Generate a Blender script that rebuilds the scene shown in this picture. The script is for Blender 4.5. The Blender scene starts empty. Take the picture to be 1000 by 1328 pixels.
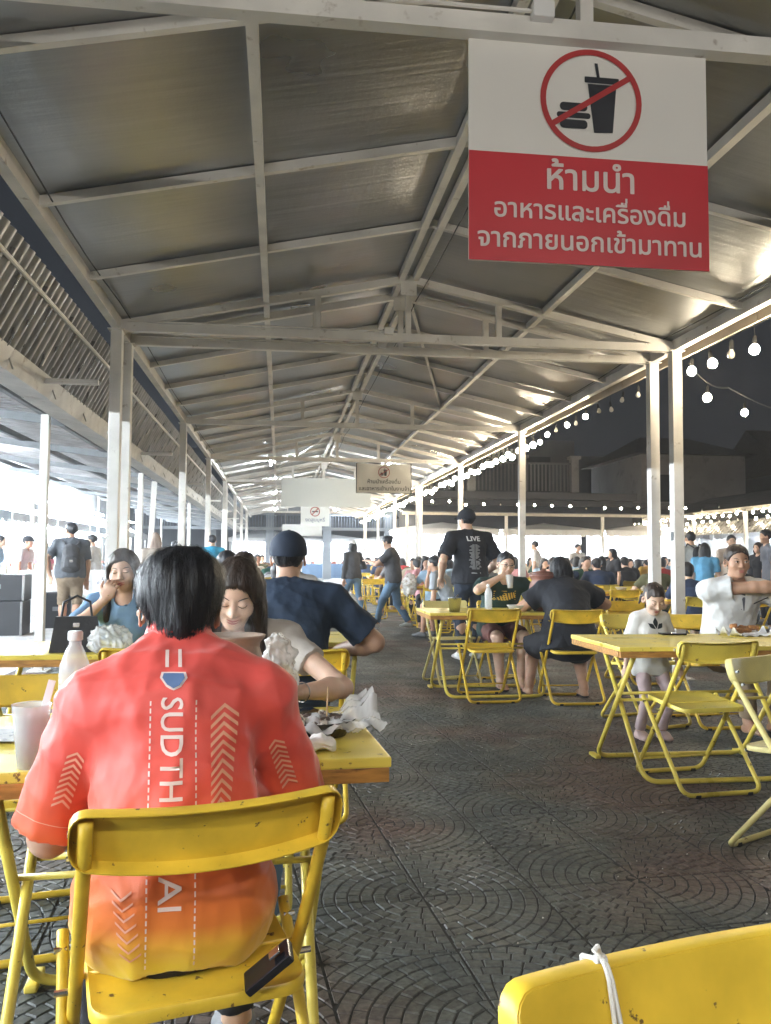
import bpy, bmesh, math, random
import numpy as np
from mathutils import Vector, Matrix, Euler
from mathutils.bvhtree import BVHTree

random.seed(7)
RNG = np.random.default_rng(7)
SC = bpy.context.scene
COL = SC.collection
R = math.radians

# ------------------------------------------------------------------ camera
cam_d = bpy.data.cameras.new('camera')
cam = bpy.data.objects.new('camera', cam_d)
COL.objects.link(cam)
SC.camera = cam
cam_d.sensor_fit = 'VERTICAL'
cam_d.sensor_height = 24.0
cam_d.lens = 24.0 * 1080 / 1328
cam_d.clip_start = 0.02
cam_d.clip_end = 600
cam.matrix_world = (Matrix.Translation((0, 0, 1.2)) @ Matrix.Rotation(-0.1259, 4, 'Z')
                    @ Matrix.Rotation(math.pi / 2 + 0.0562, 4, 'X') @ Matrix.Rotation(0.0057, 4, 'Z'))

# ------------------------------------------------------------------ world: night sky
world = bpy.data.worlds.new('World')
SC.world = world
world.use_nodes = True
wn = world.node_tree
bg = wn.nodes['Background']
sky = wn.nodes.new('ShaderNodeTexSky')
sky.sky_type = 'NISHITA'
sky.sun_disc = False
sky.sun_elevation = R(-4)
sky.sun_rotation = R(200)
mixw = wn.nodes.new('ShaderNodeMixRGB')
mixw.inputs[0].default_value = 0.85
mixw.inputs[2].default_value = (0.1, 0.112, 0.14, 1)
wn.links.new(sky.outputs[0], mixw.inputs[1])
wn.links.new(mixw.outputs[0], bg.inputs[0])
bg.inputs[1].default_value = 0.15

SC.view_settings.view_transform = 'Standard'
SC.view_settings.look = 'None'
SC.view_settings.exposure = 0.4
SC.view_settings.gamma = 1.0
SC.render.engine = 'CYCLES'
SC.cycles.use_denoising = True
SC.cycles.max_bounces = 6
SC.cycles.diffuse_bounces = 3
SC.cycles.glossy_bounces = 3
SC.cycles.transmission_bounces = 5
SC.cycles.transparent_max_bounces = 12
SC.cycles.caustics_reflective = False
SC.cycles.caustics_refractive = False
SC.cycles.sample_clamp_indirect = 6.0

LTUBE = 1500.0    # brighter tubes over the left stalls
TUBE = 420.0      # white market tubes
BULB = 190.0      # warm string bulbs

# ------------------------------------------------------------------ materials
MATS = {}
def mat(name, col, rough=0.6, metal=0.0, noise=0.0, nscale=8.0, bump=0.0, bscale=40.0, col2=None, c2lo=0.5, c2hi=0.6,
        c2scale=5.0, stretch=(1, 1, 1), emit=None, estr=0.0, alpha=1.0, trans=0.0, ior=1.45, sss=0.0, spec=0.5, rvar=0.0, coat=0.0):
    if name in MATS:
        return MATS[name]
    m = bpy.data.materials.new(name)
    m.use_nodes = True
    nt = m.node_tree
    p = nt.nodes['Principled BSDF']
    L = nt.links.new
    p.inputs['Base Color'].default_value = (*col, 1)
    p.inputs['Roughness'].default_value = rough
    p.inputs['Metallic'].default_value = metal
    p.inputs['Specular IOR Level'].default_value = spec
    p.inputs['IOR'].default_value = ior
    p.inputs['Transmission Weight'].default_value = trans
    p.inputs['Coat Weight'].default_value = coat
    p.inputs['Alpha'].default_value = alpha
    if sss:
        p.inputs['Subsurface Weight'].default_value = sss
        p.inputs['Subsurface Radius'].default_value = (0.012, 0.005, 0.003)
        p.inputs['Subsurface Scale'].default_value = 1.0
    tc = nt.nodes.new('ShaderNodeTexCoord')
    mp = nt.nodes.new('ShaderNodeMapping')
    mp.inputs['Scale'].default_value = stretch
    L(tc.outputs['Object'], mp.inputs['Vector'])
    last = None
    if noise > 0:
        n = nt.nodes.new('ShaderNodeTexNoise')
        n.inputs['Scale'].default_value = nscale
        n.inputs['Detail'].default_value = 5
        L(mp.outputs[0], n.inputs['Vector'])
        r = nt.nodes.new('ShaderNodeMapRange')
        r.inputs['From Min'].default_value = 0.3
        r.inputs['From Max'].default_value = 0.7
        r.inputs['To Min'].default_value = 1 - noise
        r.inputs['To Max'].default_value = 1 + noise
        L(n.outputs['Fac'], r.inputs['Value'])
        mx = nt.nodes.new('ShaderNodeVectorMath')
        mx.operation = 'SCALE'
        mx.inputs[0].default_value = col
        L(r.outputs[0], mx.inputs['Scale'])
        last = mx.outputs[0]
        if rvar:
            r2 = nt.nodes.new('ShaderNodeMapRange')
            r2.inputs['From Min'].default_value = 0.3
            r2.inputs['From Max'].default_value = 0.7
            r2.inputs['To Min'].default_value = max(0.02, rough - rvar)
            r2.inputs['To Max'].default_value = rough + rvar
            L(n.outputs['Fac'], r2.inputs['Value'])
            L(r2.outputs[0], p.inputs['Roughness'])
    if col2 is not None:
        n = nt.nodes.new('ShaderNodeTexNoise')
        n.inputs['Scale'].default_value = c2scale
        n.inputs['Detail'].default_value = 8
        n.inputs['Roughness'].default_value = 0.65
        L(mp.outputs[0], n.inputs['Vector'])
        r = nt.nodes.new('ShaderNodeMapRange')
        r.inputs['From Min'].default_value = c2lo
        r.inputs['From Max'].default_value = c2hi
        L(n.outputs['Fac'], r.inputs['Value'])
        mx = nt.nodes.new('ShaderNodeMixRGB')
        L(r.outputs[0], mx.inputs[0])
        if last is not None:
            L(last, mx.inputs[1])
        else:
            mx.inputs[1].default_value = (*col, 1)
        mx.inputs[2].default_value = (*col2, 1)
        last = mx.outputs[0]
    if last is not None:
        L(last, p.inputs['Base Color'])
    if bump > 0:
        n = nt.nodes.new('ShaderNodeTexNoise')
        n.inputs['Scale'].default_value = bscale
        n.inputs['Detail'].default_value = 4
        L(mp.outputs[0], n.inputs['Vector'])
        b = nt.nodes.new('ShaderNodeBump')
        b.inputs['Strength'].default_value = bump
        b.inputs['Distance'].default_value = 0.01
        L(n.outputs['Fac'], b.inputs['Height'])
        L(b.outputs[0], p.inputs['Normal'])
    if emit is not None:
        p.inputs['Emission Color'].default_value = (*emit, 1)
        p.inputs['Emission Strength'].default_value = estr
    MATS[name] = m
    return m

YELLOW = mat('yellow_paint', (0.74, 0.5, 0.045), 0.4, noise=0.2, nscale=9, bump=0.06, bscale=60, col2=(0.16, 0.09, 0.03), c2lo=0.635, c2hi=0.66, c2scale=30, rvar=0.1)
YELLOW2 = mat('yellow_paint_greenish', (0.76, 0.6, 0.1), 0.34, noise=0.16, nscale=5, bump=0.05, bscale=50, col2=(0.2, 0.12, 0.04), c2lo=0.64, c2hi=0.665, c2scale=34, rvar=0.1)
YELLOWP = mat('faded_yellow_paint', (0.7, 0.6, 0.24), 0.45, noise=0.12, nscale=9, bump=0.06, bscale=60, col2=(0.3, 0.2, 0.08), c2lo=0.66, c2hi=0.7, c2scale=22, rvar=0.1)
EDGE = mat('worn_table_edge', (0.42, 0.2, 0.045), 0.5, noise=0.3, nscale=12, stretch=(1, 6, 6), col2=(0.1, 0.04, 0.015), c2lo=0.55, c2hi=0.7, c2scale=9)
STEEL = mat('white_painted_steel', (0.72, 0.7, 0.66), 0.45, noise=0.14, nscale=3, bump=0.05, bscale=60, col2=(0.3, 0.24, 0.19), c2lo=0.62, c2hi=0.75, c2scale=9)
DARKSTEEL = mat('dark_grey_steel', (0.16, 0.17, 0.18), 0.5, noise=0.2, nscale=4)
RUBBER = mat('black_rubber', (0.02, 0.02, 0.02), 0.7)
ALU = mat('bright_metal', (0.6, 0.6, 0.6), 0.25, 1.0)
GALV = mat('galvanised_sheet', (0.19, 0.19, 0.185), 0.34, 0.55, noise=0.45, nscale=9, stretch=(1, 1, .35), bump=0.2, bscale=30, rvar=0.12)
LOWROOF = mat('low_roof_sheet', (0.52, 0.52, 0.53), 0.45, 0.6, noise=0.25, nscale=3, col2=(0.25, 0.2, 0.17), c2lo=0.6, c2hi=0.75, c2scale=3)
GUTTER = mat('dull_gutter_metal', (0.5, 0.49, 0.46), 0.5, 0.35, noise=0.2, nscale=4, bump=0.12, bscale=10, col2=(0.24, 0.2, 0.16), c2lo=0.6, c2hi=0.72, c2scale=5, rvar=0.1)

def foil_material():
    m = bpy.data.materials.new('silver_insulation_foil')
    m.use_nodes = True
    nt = m.node_tree
    L = nt.links.new
    p = nt.nodes['Principled BSDF']
    p.inputs['Metallic'].default_value = 0.92
    tc = nt.nodes.new('ShaderNodeTexCoord')
    geo = nt.nodes.new('ShaderNodeNewGeometry')
    mp = nt.nodes.new('ShaderNodeMapping')
    mp.inputs['Scale'].default_value = (1.0, 1.0, 1.0)
    L(geo.outputs['Position'], mp.inputs['Vector'])
    n1 = nt.nodes.new('ShaderNodeTexNoise')
    n1.inputs['Scale'].default_value = 0.9
    n1.inputs['Detail'].default_value = 3
    L(mp.outputs[0], n1.inputs['Vector'])
    cr = nt.nodes.new('ShaderNodeValToRGB')
    cr.color_ramp.elements[0].position = 0.3
    cr.color_ramp.elements[0].color = (0.29, 0.3, 0.305, 1)
    cr.color_ramp.elements[1].position = 0.72
    cr.color_ramp.elements[1].color = (0.46, 0.475, 0.485, 1)
    L(n1.outputs['Fac'], cr.inputs[0])
    L(cr.outputs[0], p.inputs['Base Color'])
    r = nt.nodes.new('ShaderNodeMapRange')
    r.inputs['From Min'].default_value = 0.3
    r.inputs['From Max'].default_value = 0.7
    r.inputs['To Min'].default_value = 0.27
    r.inputs['To Max'].default_value = 0.37
    L(n1.outputs['Fac'], r.inputs['Value'])
    L(r.outputs[0], p.inputs['Roughness'])
    # long shallow corrugations run down the slope: ridges vary along Y
    mp2 = nt.nodes.new('ShaderNodeMapping')
    mp2.inputs['Scale'].default_value = (0.8, 9.0, 0.8)
    L(geo.outputs['Position'], mp2.inputs['Vector'])
    n2 = nt.nodes.new('ShaderNodeTexNoise')
    n2.inputs['Scale'].default_value = 1.6
    n2.inputs['Detail'].default_value = 3
    L(mp2.outputs[0], n2.inputs['Vector'])
    mp3 = nt.nodes.new('ShaderNodeMapping')
    mp3.inputs['Scale'].default_value = (2.2, 0.4, 2.2)
    L(geo.outputs['Position'], mp3.inputs['Vector'])
    n3 = nt.nodes.new('ShaderNodeTexNoise')
    n3.inputs['Scale'].default_value = 1.8
    n3.inputs['Detail'].default_value = 3
    L(mp3.outputs[0], n3.inputs['Vector'])
    ad = nt.nodes.new('ShaderNodeMath')
    ad.operation = 'ADD'
    L(n2.outputs['Fac'], ad.inputs[0])
    L(n3.outputs['Fac'], ad.inputs[1])
    b = nt.nodes.new('ShaderNodeBump')
    b.inputs['Strength'].default_value = 0.22
    b.inputs['Distance'].default_value = 0.02
    L(ad.outputs[0], b.inputs['Height'])
    n4 = nt.nodes.new('ShaderNodeTexNoise')
    n4.inputs['Scale'].default_value = 60
    L(geo.outputs['Position'], n4.inputs['Vector'])
    b2 = nt.nodes.new('ShaderNodeBump')
    b2.inputs['Strength'].default_value = 0.12
    b2.inputs['Distance'].default_value = 0.004
    L(n4.outputs['Fac'], b2.inputs['Height'])
    L(b.outputs[0], b2.inputs['Normal'])
    L(b2.outputs[0], p.inputs['Normal'])
    return m
FOIL = foil_material()

def stone_material(name, base, red, rough):
    m = bpy.data.materials.new(name)
    m.use_nodes = True
    nt = m.node_tree
    L = nt.links.new
    p = nt.nodes['Principled BSDF']
    geo = nt.nodes.new('ShaderNodeNewGeometry')
    def nz(scale, det, vec=None):
        n = nt.nodes.new('ShaderNodeTexNoise')
        n.inputs['Scale'].default_value = scale
        n.inputs['Detail'].default_value = det
        L(geo.outputs['Position'], n.inputs['Vector'])
        return n
    big = nz(0.75, 4)
    cr = nt.nodes.new('ShaderNodeValToRGB')
    e = cr.color_ramp.elements
    e[0].position = 0.42; e[0].color = (*base, 1)
    e[1].position = 0.6; e[1].color = (*red, 1)
    mid = cr.color_ramp.elements.new(0.5)
    mid.color = (base[0] * 1.25, base[1] * 1.15, base[2] * 1.05, 1)
    L(big.outputs['Fac'], cr.inputs[0])
    fine = nz(55, 6)
    r = nt.nodes.new('ShaderNodeMapRange')
    r.inputs['From Min'].default_value = 0.3; r.inputs['From Max'].default_value = 0.7
    r.inputs['To Min'].default_value = 0.65; r.inputs['To Max'].default_value = 1.35
    L(fine.outputs['Fac'], r.inputs['Value'])
    vor = nt.nodes.new('ShaderNodeTexVoronoi')
    vor.inputs['Scale'].default_value = 11
    L(geo.outputs['Position'], vor.inputs['Vector'])
    sep = nt.nodes.new('ShaderNodeSeparateColor')
    L(vor.outputs['Color'], sep.inputs[0])
    r3 = nt.nodes.new('ShaderNodeMapRange')
    r3.inputs['To Min'].default_value = 0.78; r3.inputs['To Max'].default_value = 1.2
    L(sep.outputs[0], r3.inputs['Value'])
    mu = nt.nodes.new('ShaderNodeMath'); mu.operation = 'MULTIPLY'
    L(r.outputs[0], mu.inputs[0]); L(r3.outputs[0], mu.inputs[1])
    sc = nt.nodes.new('ShaderNodeVectorMath'); sc.operation = 'SCALE'
    L(cr.outputs[0], sc.inputs[0]); L(mu.outputs[0], sc.inputs['Scale'])
    L(sc.outputs[0], p.inputs['Base Color'])
    mid2 = nz(2.3, 5)
    r2 = nt.nodes.new('ShaderNodeMapRange')
    r2.inputs['From Min'].default_value = 0.35; r2.inputs['From Max'].default_value = 0.65
    r2.inputs['To Min'].default_value = rough - 0.14; r2.inputs['To Max'].default_value = rough + 0.15
    L(mid2.outputs['Fac'], r2.inputs['Value'])
    L(r2.outputs[0], p.inputs['Roughness'])
    b = nt.nodes.new('ShaderNodeBump')
    b.inputs['Strength'].default_value = 0.5; b.inputs['Distance'].default_value = 0.004
    L(fine.outputs['Fac'], b.inputs['Height'])
    L(b.outputs[0], p.inputs['Normal'])
    return m
STONE = stone_material('stamped_concrete', (0.07, 0.078, 0.073), (0.115, 0.078, 0.064), 0.6)
GROUT = mat('dark_joint', (0.034, 0.034, 0.032), 0.8, noise=0.3, nscale=20)
FARGROUND = stone_material('far_concrete', (0.08, 0.085, 0.08), (0.12, 0.085, 0.07), 0.55)

# ------------------------------------------------------------------ object helpers
def link(o, parent=None):
    COL.objects.link(o)
    if parent is not None:
        o.parent = parent
    return o
def tag(o, label=None, cat=None, group=None, kind=None):
    if label: o['label'] = label
    if cat: o['category'] = cat
    if group: o['group'] = group
    if kind: o['kind'] = kind
    return o
def empty(name, loc=(0, 0, 0), rz=0.0, label=None, cat=None, group=None):
    o = bpy.data.objects.new(name, None)
    o.empty_display_size = 0.1
    o.location = loc
    o.rotation_euler = (0, 0, rz)
    link(o)
    return tag(o, label, cat, group)
def copy_tree(o, parent=None):
    c = o.copy()
    link(c, parent)
    for ch in o.children:
        copy_tree(ch, c)
    return c

class MB:
    """collects shapes; build() links them as one mesh object"""
    def __init__(s):
        s.v = []; s.f = []; s.m = []
    def add(s, vs, fs, mi=0):
        n = len(s.v)
        s.v.extend([tuple(x) for x in vs])
        s.f.extend([tuple(i + n for i in f) for f in fs])
        s.m.extend([mi] * len(fs))
        return s
    def box(s, c, d, mi=0, rot=None, bev=0.0):
        x, y, z = d[0] / 2, d[1] / 2, d[2] / 2
        if bev > 0:
            b = min(bev, x * .9, y * .9, z * .9)
            vs = []; 
            bm = bmesh.new()
            bmesh.ops.create_cube(bm, size=1)
            for v in bm.verts: v.co = (v.co.x * d[0], v.co.y * d[1], v.co.z * d[2])
            bmesh.ops.bevel(bm, geom=bm.edges[:], offset=b, segments=2, affect='EDGES', profile=0.6)
            vs = [v.co.copy() for v in bm.verts]
            fs = [[v.index for v in f.verts] for f in bm.faces]
            bm.free()
        else:
            vs = [Vector((a * x, b * y, e * z)) for a in (-1, 1) for b in (-1, 1) for e in (-1, 1)]
            fs = [(0, 1, 3, 2), (4, 6, 7, 5), (0, 4, 5, 1), (2, 3, 7, 6), (0, 2, 6, 4), (1, 5, 7, 3)]
        if rot is not None:
            M = Euler(rot).to_matrix()
            vs = [M @ v for v in vs]
        return s.add([Vector(c) + v for v in vs], fs, mi)
    def beam(s, a, b, w, h, mi=0, up=(0, 0, 1)):
        a = Vector(a); b = Vector(b)
        d = (b - a).normalized()
        u = Vector(up)
        if abs(d.dot(u)) > 0.98: u = Vector((0, 1, 0))
        sd = d.cross(u).normalized(); u = sd.cross(d).normalized()
        vs = []
        for p in (a, b):
            for i, j in ((-1, -1), (1, -1), (1, 1), (-1, 1)):
                vs.append(p + sd * (i * w / 2) + u * (j * h / 2))
        return s.add(vs, [(0, 3, 2, 1), (4, 5, 6, 7), (0, 1, 5, 4), (1, 2, 6, 5), (2, 3, 7, 6), (3, 0, 4, 7)], mi)
    def tube(s, pts, r, n=10, mi=0, closed=False, cap=True, flat=None):
        pts = [Vector(p) for p in pts]
        N = len(pts)
        rr = r if isinstance(r, (list, tuple)) else [r] * N
        tans = []
        for i in range(N):
            if closed:
                t = pts[(i + 1) % N] - pts[i - 1]
            else:
                t = pts[min(i + 1, N - 1)] - pts[max(i - 1, 0)]
            tans.append(t.normalized())
        u = Vector((0, 0, 1)) if abs(tans[0].z) < 0.9 else Vector((1, 0, 0))
        u = (u - tans[0] * u.dot(tans[0])).normalized()
        vs = []
        for i in range(N):
            t = tans[i]
            u = (u - t * u.dot(t))
            u = u.normalized() if u.length > 1e-6 else t.orthogonal().normalized()
            w = t.cross(u)
            for k in range(n):
                a = 2 * math.pi * k / n
                vs.append(pts[i] + (u * math.cos(a) + w * math.sin(a)) * rr[i])
        fs = []
        for i in range(N if closed else N - 1):
            for k in range(n):
                a = i * n + k; b = i * n + (k + 1) % n
                c = ((i + 1) % N) * n + (k + 1) % n; d = ((i + 1) % N) * n + k
                fs.append((a, b, c, d))
        if cap and not closed:
            fs.append(tuple(range(n - 1, -1, -1)))
            fs.append(tuple((N - 1) * n + k for k in range(n)))
        return s.add(vs, fs, mi)
    def lathe(s, prof, n=24, c=(0, 0, 0), mi=0, close=False):
        vs = []; fs = []
        for r, z in prof:
            for k in range(n):
                a = 2 * math.pi * k / n
                vs.append((c[0] + r * math.cos(a), c[1] + r * math.sin(a), c[2] + z))
        m = len(prof)
        for i in range(m if close else m - 1):
            for k in range(n):
                j = (i + 1) % m
                fs.append((i * n + k, i * n + (k + 1) % n, j * n + (k + 1) % n, j * n + k))
        return s.add(vs, fs, mi)
    def poly(s, pts, mi=0):
        return s.add(pts, [tuple(range(len(pts)))], mi)
    def prism(s, pts2, y0, y1, mi=0):
        """outline (x,z) counter-clockwise seen from -y, extruded y0..y1"""
        n = len(pts2)
        vs = [(x, y0, z) for x, z in pts2] + [(x, y1, z) for x, z in pts2]
        fs = [tuple(range(n)), tuple(range(2 * n - 1, n - 1, -1))]
        fs += [(i, i + n, (i + 1) % n + n, (i + 1) % n) for i in range(n)]
        return s.add(vs, fs, mi)
    def mesh(s, name, mats, smooth=False):
        me = bpy.data.meshes.new(name)
        me.from_pydata(s.v, [], s.f)
        for m in (mats if isinstance(mats, (list, tuple)) else [mats]):
            me.materials.append(m)
        if any(s.m): me.polygons.foreach_set('material_index', s.m)
        if smooth:
            me.polygons.foreach_set('use_smooth', [True] * len(s.f))
            if smooth != 'full':
                me.set_sharp_from_angle(angle=R(38))
        me.update()
        return me
    def build(s, name, mats, parent=None, smooth=False):
        return link(bpy.data.objects.new(name, s.mesh(name, mats, smooth)), parent)

def fillet(pts, rad, seg=5):
    pts = [Vector(p) for p in pts]
    out = [pts[0]]
    for i in range(1, len(pts) - 1):
        a, b, c = pts[i - 1], pts[i], pts[i + 1]
        r = min(rad, (a - b).length * .49, (c - b).length * .49)
        p = b + (a - b).normalized() * r
        q = b + (c - b).normalized() * r
        for k in range(seg + 1):
            t = k / seg
            out.append(p * (1 - t) ** 2 + b * 2 * t * (1 - t) + q * t * t)
    out.append(pts[-1])
    return out

# ------------------------------------------------------------------ text and flat print
def text_mesh(body, size, bold=0.0, align='CENTER', mirror=False):
    cu = bpy.data.curves.new('lettering', 'FONT')
    cu.body = body; cu.size = size; cu.align_x = align; cu.fill_mode = 'FRONT'; cu.resolution_u = 3
    o = bpy.data.objects.new('lettering', cu)
    COL.objects.link(o)
    dg = bpy.context.evaluated_depsgraph_get()
    me = bpy.data.meshes.new_from_object(o.evaluated_get(dg))
    bpy.data.objects.remove(o)
    vs = [v.co.copy() for v in me.vertices]
    fs = [tuple(p.vertices) for p in me.polygons]
    bpy.data.meshes.remove(me)
    par_ = list(range(len(vs)))
    def fnd(a):
        while par_[a] != a: par_[a] = par_[par_[a]]; a = par_[a]
        return a
    for f in fs:
        for i in f[1:]: par_[fnd(i)] = fnd(f[0])
    ids = {}
    isl = [ids.setdefault(fnd(i), len(ids)) for i in range(len(vs))]
    V = []; F = []
    offs = [(0, 0)] if not bold else [(0, 0), (bold, 0), (-bold, 0), (0, bold), (0, -bold), (bold * .7, bold * .7), (-bold * .7, bold * .7), (bold * .7, -bold * .7), (-bold * .7, -bold * .7)]
    for i, (dx, dy) in enumerate(offs):
        n = len(V)
        V += [(v.x + dx * size, v.y + dy * size, i * 0.0003 + (isl[q] % 5) * .00005) for q, v in enumerate(vs)]
        F += [tuple(j + n for j in f) for f in fs]
    return V, F

# ------------------------------------------------------------------ implicit surfaces for people and soft things
class Vol:
    def __init__(s, lo, hi, res):
        s.lo = np.array(lo, np.float32); s.res = res
        n = np.ceil((np.array(hi) - np.array(lo)) / res).astype(int) + 1
        s.n = n
        s.ax = [(s.lo[i] + res * np.arange(n[i])).astype(np.float32) for i in range(3)]
        s.D = np.full(n, 1.0, np.float32)
    def sl(s, lo, hi):
        a = np.clip(np.floor((np.array(lo) - s.lo) / s.res).astype(int), 0, s.n)
        b = np.clip(np.ceil((np.array(hi) - s.lo) / s.res).astype(int) + 1, 0, s.n)
        return tuple(slice(a[i], max(a[i], b[i])) for i in range(3))
    def grid(s, S):
        return (s.ax[0][S[0]][:, None, None], s.ax[1][S[1]][None, :, None], s.ax[2][S[2]][None, None, :])
    def add(s, prim, k=0.02, sub=False):
        fn, lo, hi = prim
        mg = k + 3 * s.res
        S = s.sl(np.array(lo) - mg, np.array(hi) + mg)
        X, Y, Z = s.grid(S)
        if X.size == 0 or Y.size == 0 or Z.size == 0: return
        d = fn(X, Y, Z).astype(np.float32)
        A = s.D[S]
        if sub:
            d = -d
            if k > 0:
                h = np.clip(k - np.abs(A - d), 0, None) / k
                s.D[S] = np.maximum(A, d) + h * h * k * 0.25
            else: s.D[S] = np.maximum(A, d)
        else:
            if k > 0:
                h = np.clip(k - np.abs(A - d), 0, None) / k
                s.D[S] = np.minimum(A, d) - h * h * k * 0.25
            else: s.D[S] = np.minimum(A, d)
    def cut(s, p, n):
        """remove everything on the side n points to"""
        n = np.array(n, float); n /= np.linalg.norm(n)
        X, Y, Z = s.grid((slice(None),) * 3)
        s.D = np.maximum(s.D, ((X - p[0]) * n[0] + (Y - p[1]) * n[1] + (Z - p[2]) * n[2]).astype(np.float32))
    def extract(s):
        D = s.D; r = s.res
        D[0] = D[-1] = 1; D[:, 0] = D[:, -1] = 1; D[:, :, 0] = D[:, :, -1] = 1
        ins = D < 0
        nx, ny, nz = D.shape
        c = np.zeros((nx - 1, ny - 1, nz - 1), np.int8)
        for i in (0, 1):
            for j in (0, 1):
                for k in (0, 1):
                    c += ins[i:nx - 1 + i, j:ny - 1 + j, k:nz - 1 + k]
        act = np.argwhere((c > 0) & (c < 8))
        if len(act) == 0: return None
        idx = np.full(c.shape, -1, np.int64)
        idx[act[:, 0], act[:, 1], act[:, 2]] = np.arange(len(act))
        pos = np.zeros((len(act), 3)); cnt = np.zeros(len(act))
        cor = [(i, j, k) for i in (0, 1) for j in (0, 1) for k in (0, 1)]
        val = {q: D[act[:, 0] + q[0], act[:, 1] + q[1], act[:, 2] + q[2]] for q in cor}
        for q in cor:
            for a in range(3):
                if q[a] == 0:
                    q2 = list(q); q2[a] = 1; q2 = tuple(q2)
                    A = val[q]; B = val[q2]
                    m = (A < 0) != (B < 0)
                    t = np.where(m, A / np.where(m, A - B, 1), 0)
                    p = np.array(q, float)[None, :].repeat(len(act), 0)
                    p[:, a] = t
                    pos[m] += p[m]; cnt[m] += 1
        pos = (act + pos / cnt[:, None]) * r + s.lo
        F = []
        for a in range(3):
            b, e = (a + 1) % 3, (a + 2) % 3
            s0 = [slice(None)] * 3; s1 = [slice(None)] * 3
            s0[a] = slice(0, -1); s1[a] = slice(1, None)
            A = ins[tuple(s0)]; B = ins[tuple(s1)]
            for flip, M in ((False, A & ~B), (True, ~A & B)):
                P = np.argwhere(M)
                ok = (P[:, b] > 0) & (P[:, e] > 0) & (P[:, b] < D.shape[b] - 1) & (P[:, e] < D.shape[e] - 1)
                P = P[ok]
                q = []
                for db, de in ((1, 1), (0, 1), (0, 0), (1, 0)):
                    Q = P.copy(); Q[:, b] -= db; Q[:, e] -= de
                    q.append(idx[Q[:, 0], Q[:, 1], Q[:, 2]])
                q = np.stack(q, 1)
                if flip: q = q[:, ::-1]
                F.append(q)
        F = np.concatenate(F)
        F = F[(F >= 0).all(1)]
        return pos, F

def fold_noise(P, amp, freq, seed=0, dirs=6, stretch=(1, 1, 1)):
    rg = np.random.default_rng(seed)
    Q = P * np.array(stretch)
    w = np.zeros(len(P))
    warp = np.stack([np.sin(Q @ (rg.normal(size=3) * freq * .35) + rg.uniform(0, 6)) for _ in range(3)], 1) * (0.5 / freq)
    Q = Q + warp
    for i in range(dirs):
        d = rg.normal(size=3); d /= np.linalg.norm(d)
        s = np.sin(Q @ (d * freq * rg.uniform(.6, 1.7)) + rg.uniform(0, 6))
        w += (1 - np.abs(s)) ** 1.5 * 1.4 - .55
    return w * amp / dirs ** .5

def vol_object(vol, name, m, parent=None, folds=None, relax=0):
    r = vol.extract()
    if r is None: return None
    P, F = r
    me = bpy.data.meshes.new(name)
    def mk(P):
        me.clear_geometry()
        me.vertices.add(len(P)); me.vertices.foreach_set('co', P.astype(np.float32).ravel())
        me.loops.add(F.size); me.loops.foreach_set('vertex_index', F.astype(np.int32).ravel())
        me.polygons.add(len(F)); me.polygons.foreach_set('loop_start', np.arange(0, F.size, 4, dtype=np.int32))
        me.update(calc_edges=True)
    if relax:
        E = np.concatenate([F[:, [0, 1]], F[:, [1, 2]], F[:, [2, 3]], F[:, [3, 0]]])
        for _ in range(relax):
            acc = np.zeros_like(P); cn = np.zeros(len(P))
            for a, b in ((0, 1), (1, 0)):
                np.add.at(acc, E[:, a], P[E[:, b]]); np.add.at(cn, E[:, a], 1)
            P = P * .5 + .5 * acc / np.maximum(cn, 1)[:, None]
    mk(P)
    if folds:
        N = np.zeros(len(P) * 3, np.float32)
        me.vertices.foreach_get('normal', N)
        N = N.reshape(-1, 3)
        w = np.zeros(len(P))
        for fd in folds: w += fold_noise(P, *fd[:3], **(fd[3] if len(fd) > 3 else {}))
        P = P + N * w[:, None]
        mk(P)
    me.polygons.foreach_set('use_smooth', [True] * len(me.polygons))
    me.materials.append(m)
    o = bpy.data.objects.new(name, me)
    return link(o, parent)

def npv(v): return np.array([v[0], v[1], v[2]], float)
def cone(a, b, r1, r2):
    a = npv(a); b = npv(b); ba = b - a; L2 = max(float(ba @ ba), 1e-9)
    def fn(X, Y, Z):
        x, y, z = X - a[0], Y - a[1], Z - a[2]
        h = np.clip((x * ba[0] + y * ba[1] + z * ba[2]) / L2, 0, 1)
        return np.sqrt((x - h * ba[0]) ** 2 + (y - h * ba[1]) ** 2 + (z - h * ba[2]) ** 2) - (r1 + (r2 - r1) * h)
    m = max(r1, r2)
    return fn, np.minimum(a, b) - m, np.maximum(a, b) + m
def ecap(a, b, ra, rb, side, ext=1.0):
    """capsule with elliptical section: ra=(rx along side, ry)"""
    a = npv(a); b = npv(b); ba = b - a; L = max(np.linalg.norm(ba), 1e-6); t = ba / L
    s_ = npv(side); s_ = s_ - t * (s_ @ t); s_ /= np.linalg.norm(s_); f = np.cross(t, s_)
    def fn(X, Y, Z):
        x, y, z = X - a[0], Y - a[1], Z - a[2]
        qa = x * t[0] + y * t[1] + z * t[2]
        h = np.clip(qa / L, 0, 1)
        qs = x * s_[0] + y * s_[1] + z * s_[2]
        qf = x * f[0] + y * f[1] + z * f[2]
        rx = ra[0] + (rb[0] - ra[0]) * h; ry = ra[1] + (rb[1] - ra[1]) * h
        mn = np.minimum(rx, ry)
        ex = (qa - h * L) / (mn * ext)
        return (np.sqrt((qs / rx) ** 2 + (qf / ry) ** 2 + ex ** 2) - 1) * mn
    m = max(max(ra), max(rb))
    return fn, np.minimum(a, b) - m, np.maximum(a, b) + m
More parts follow.
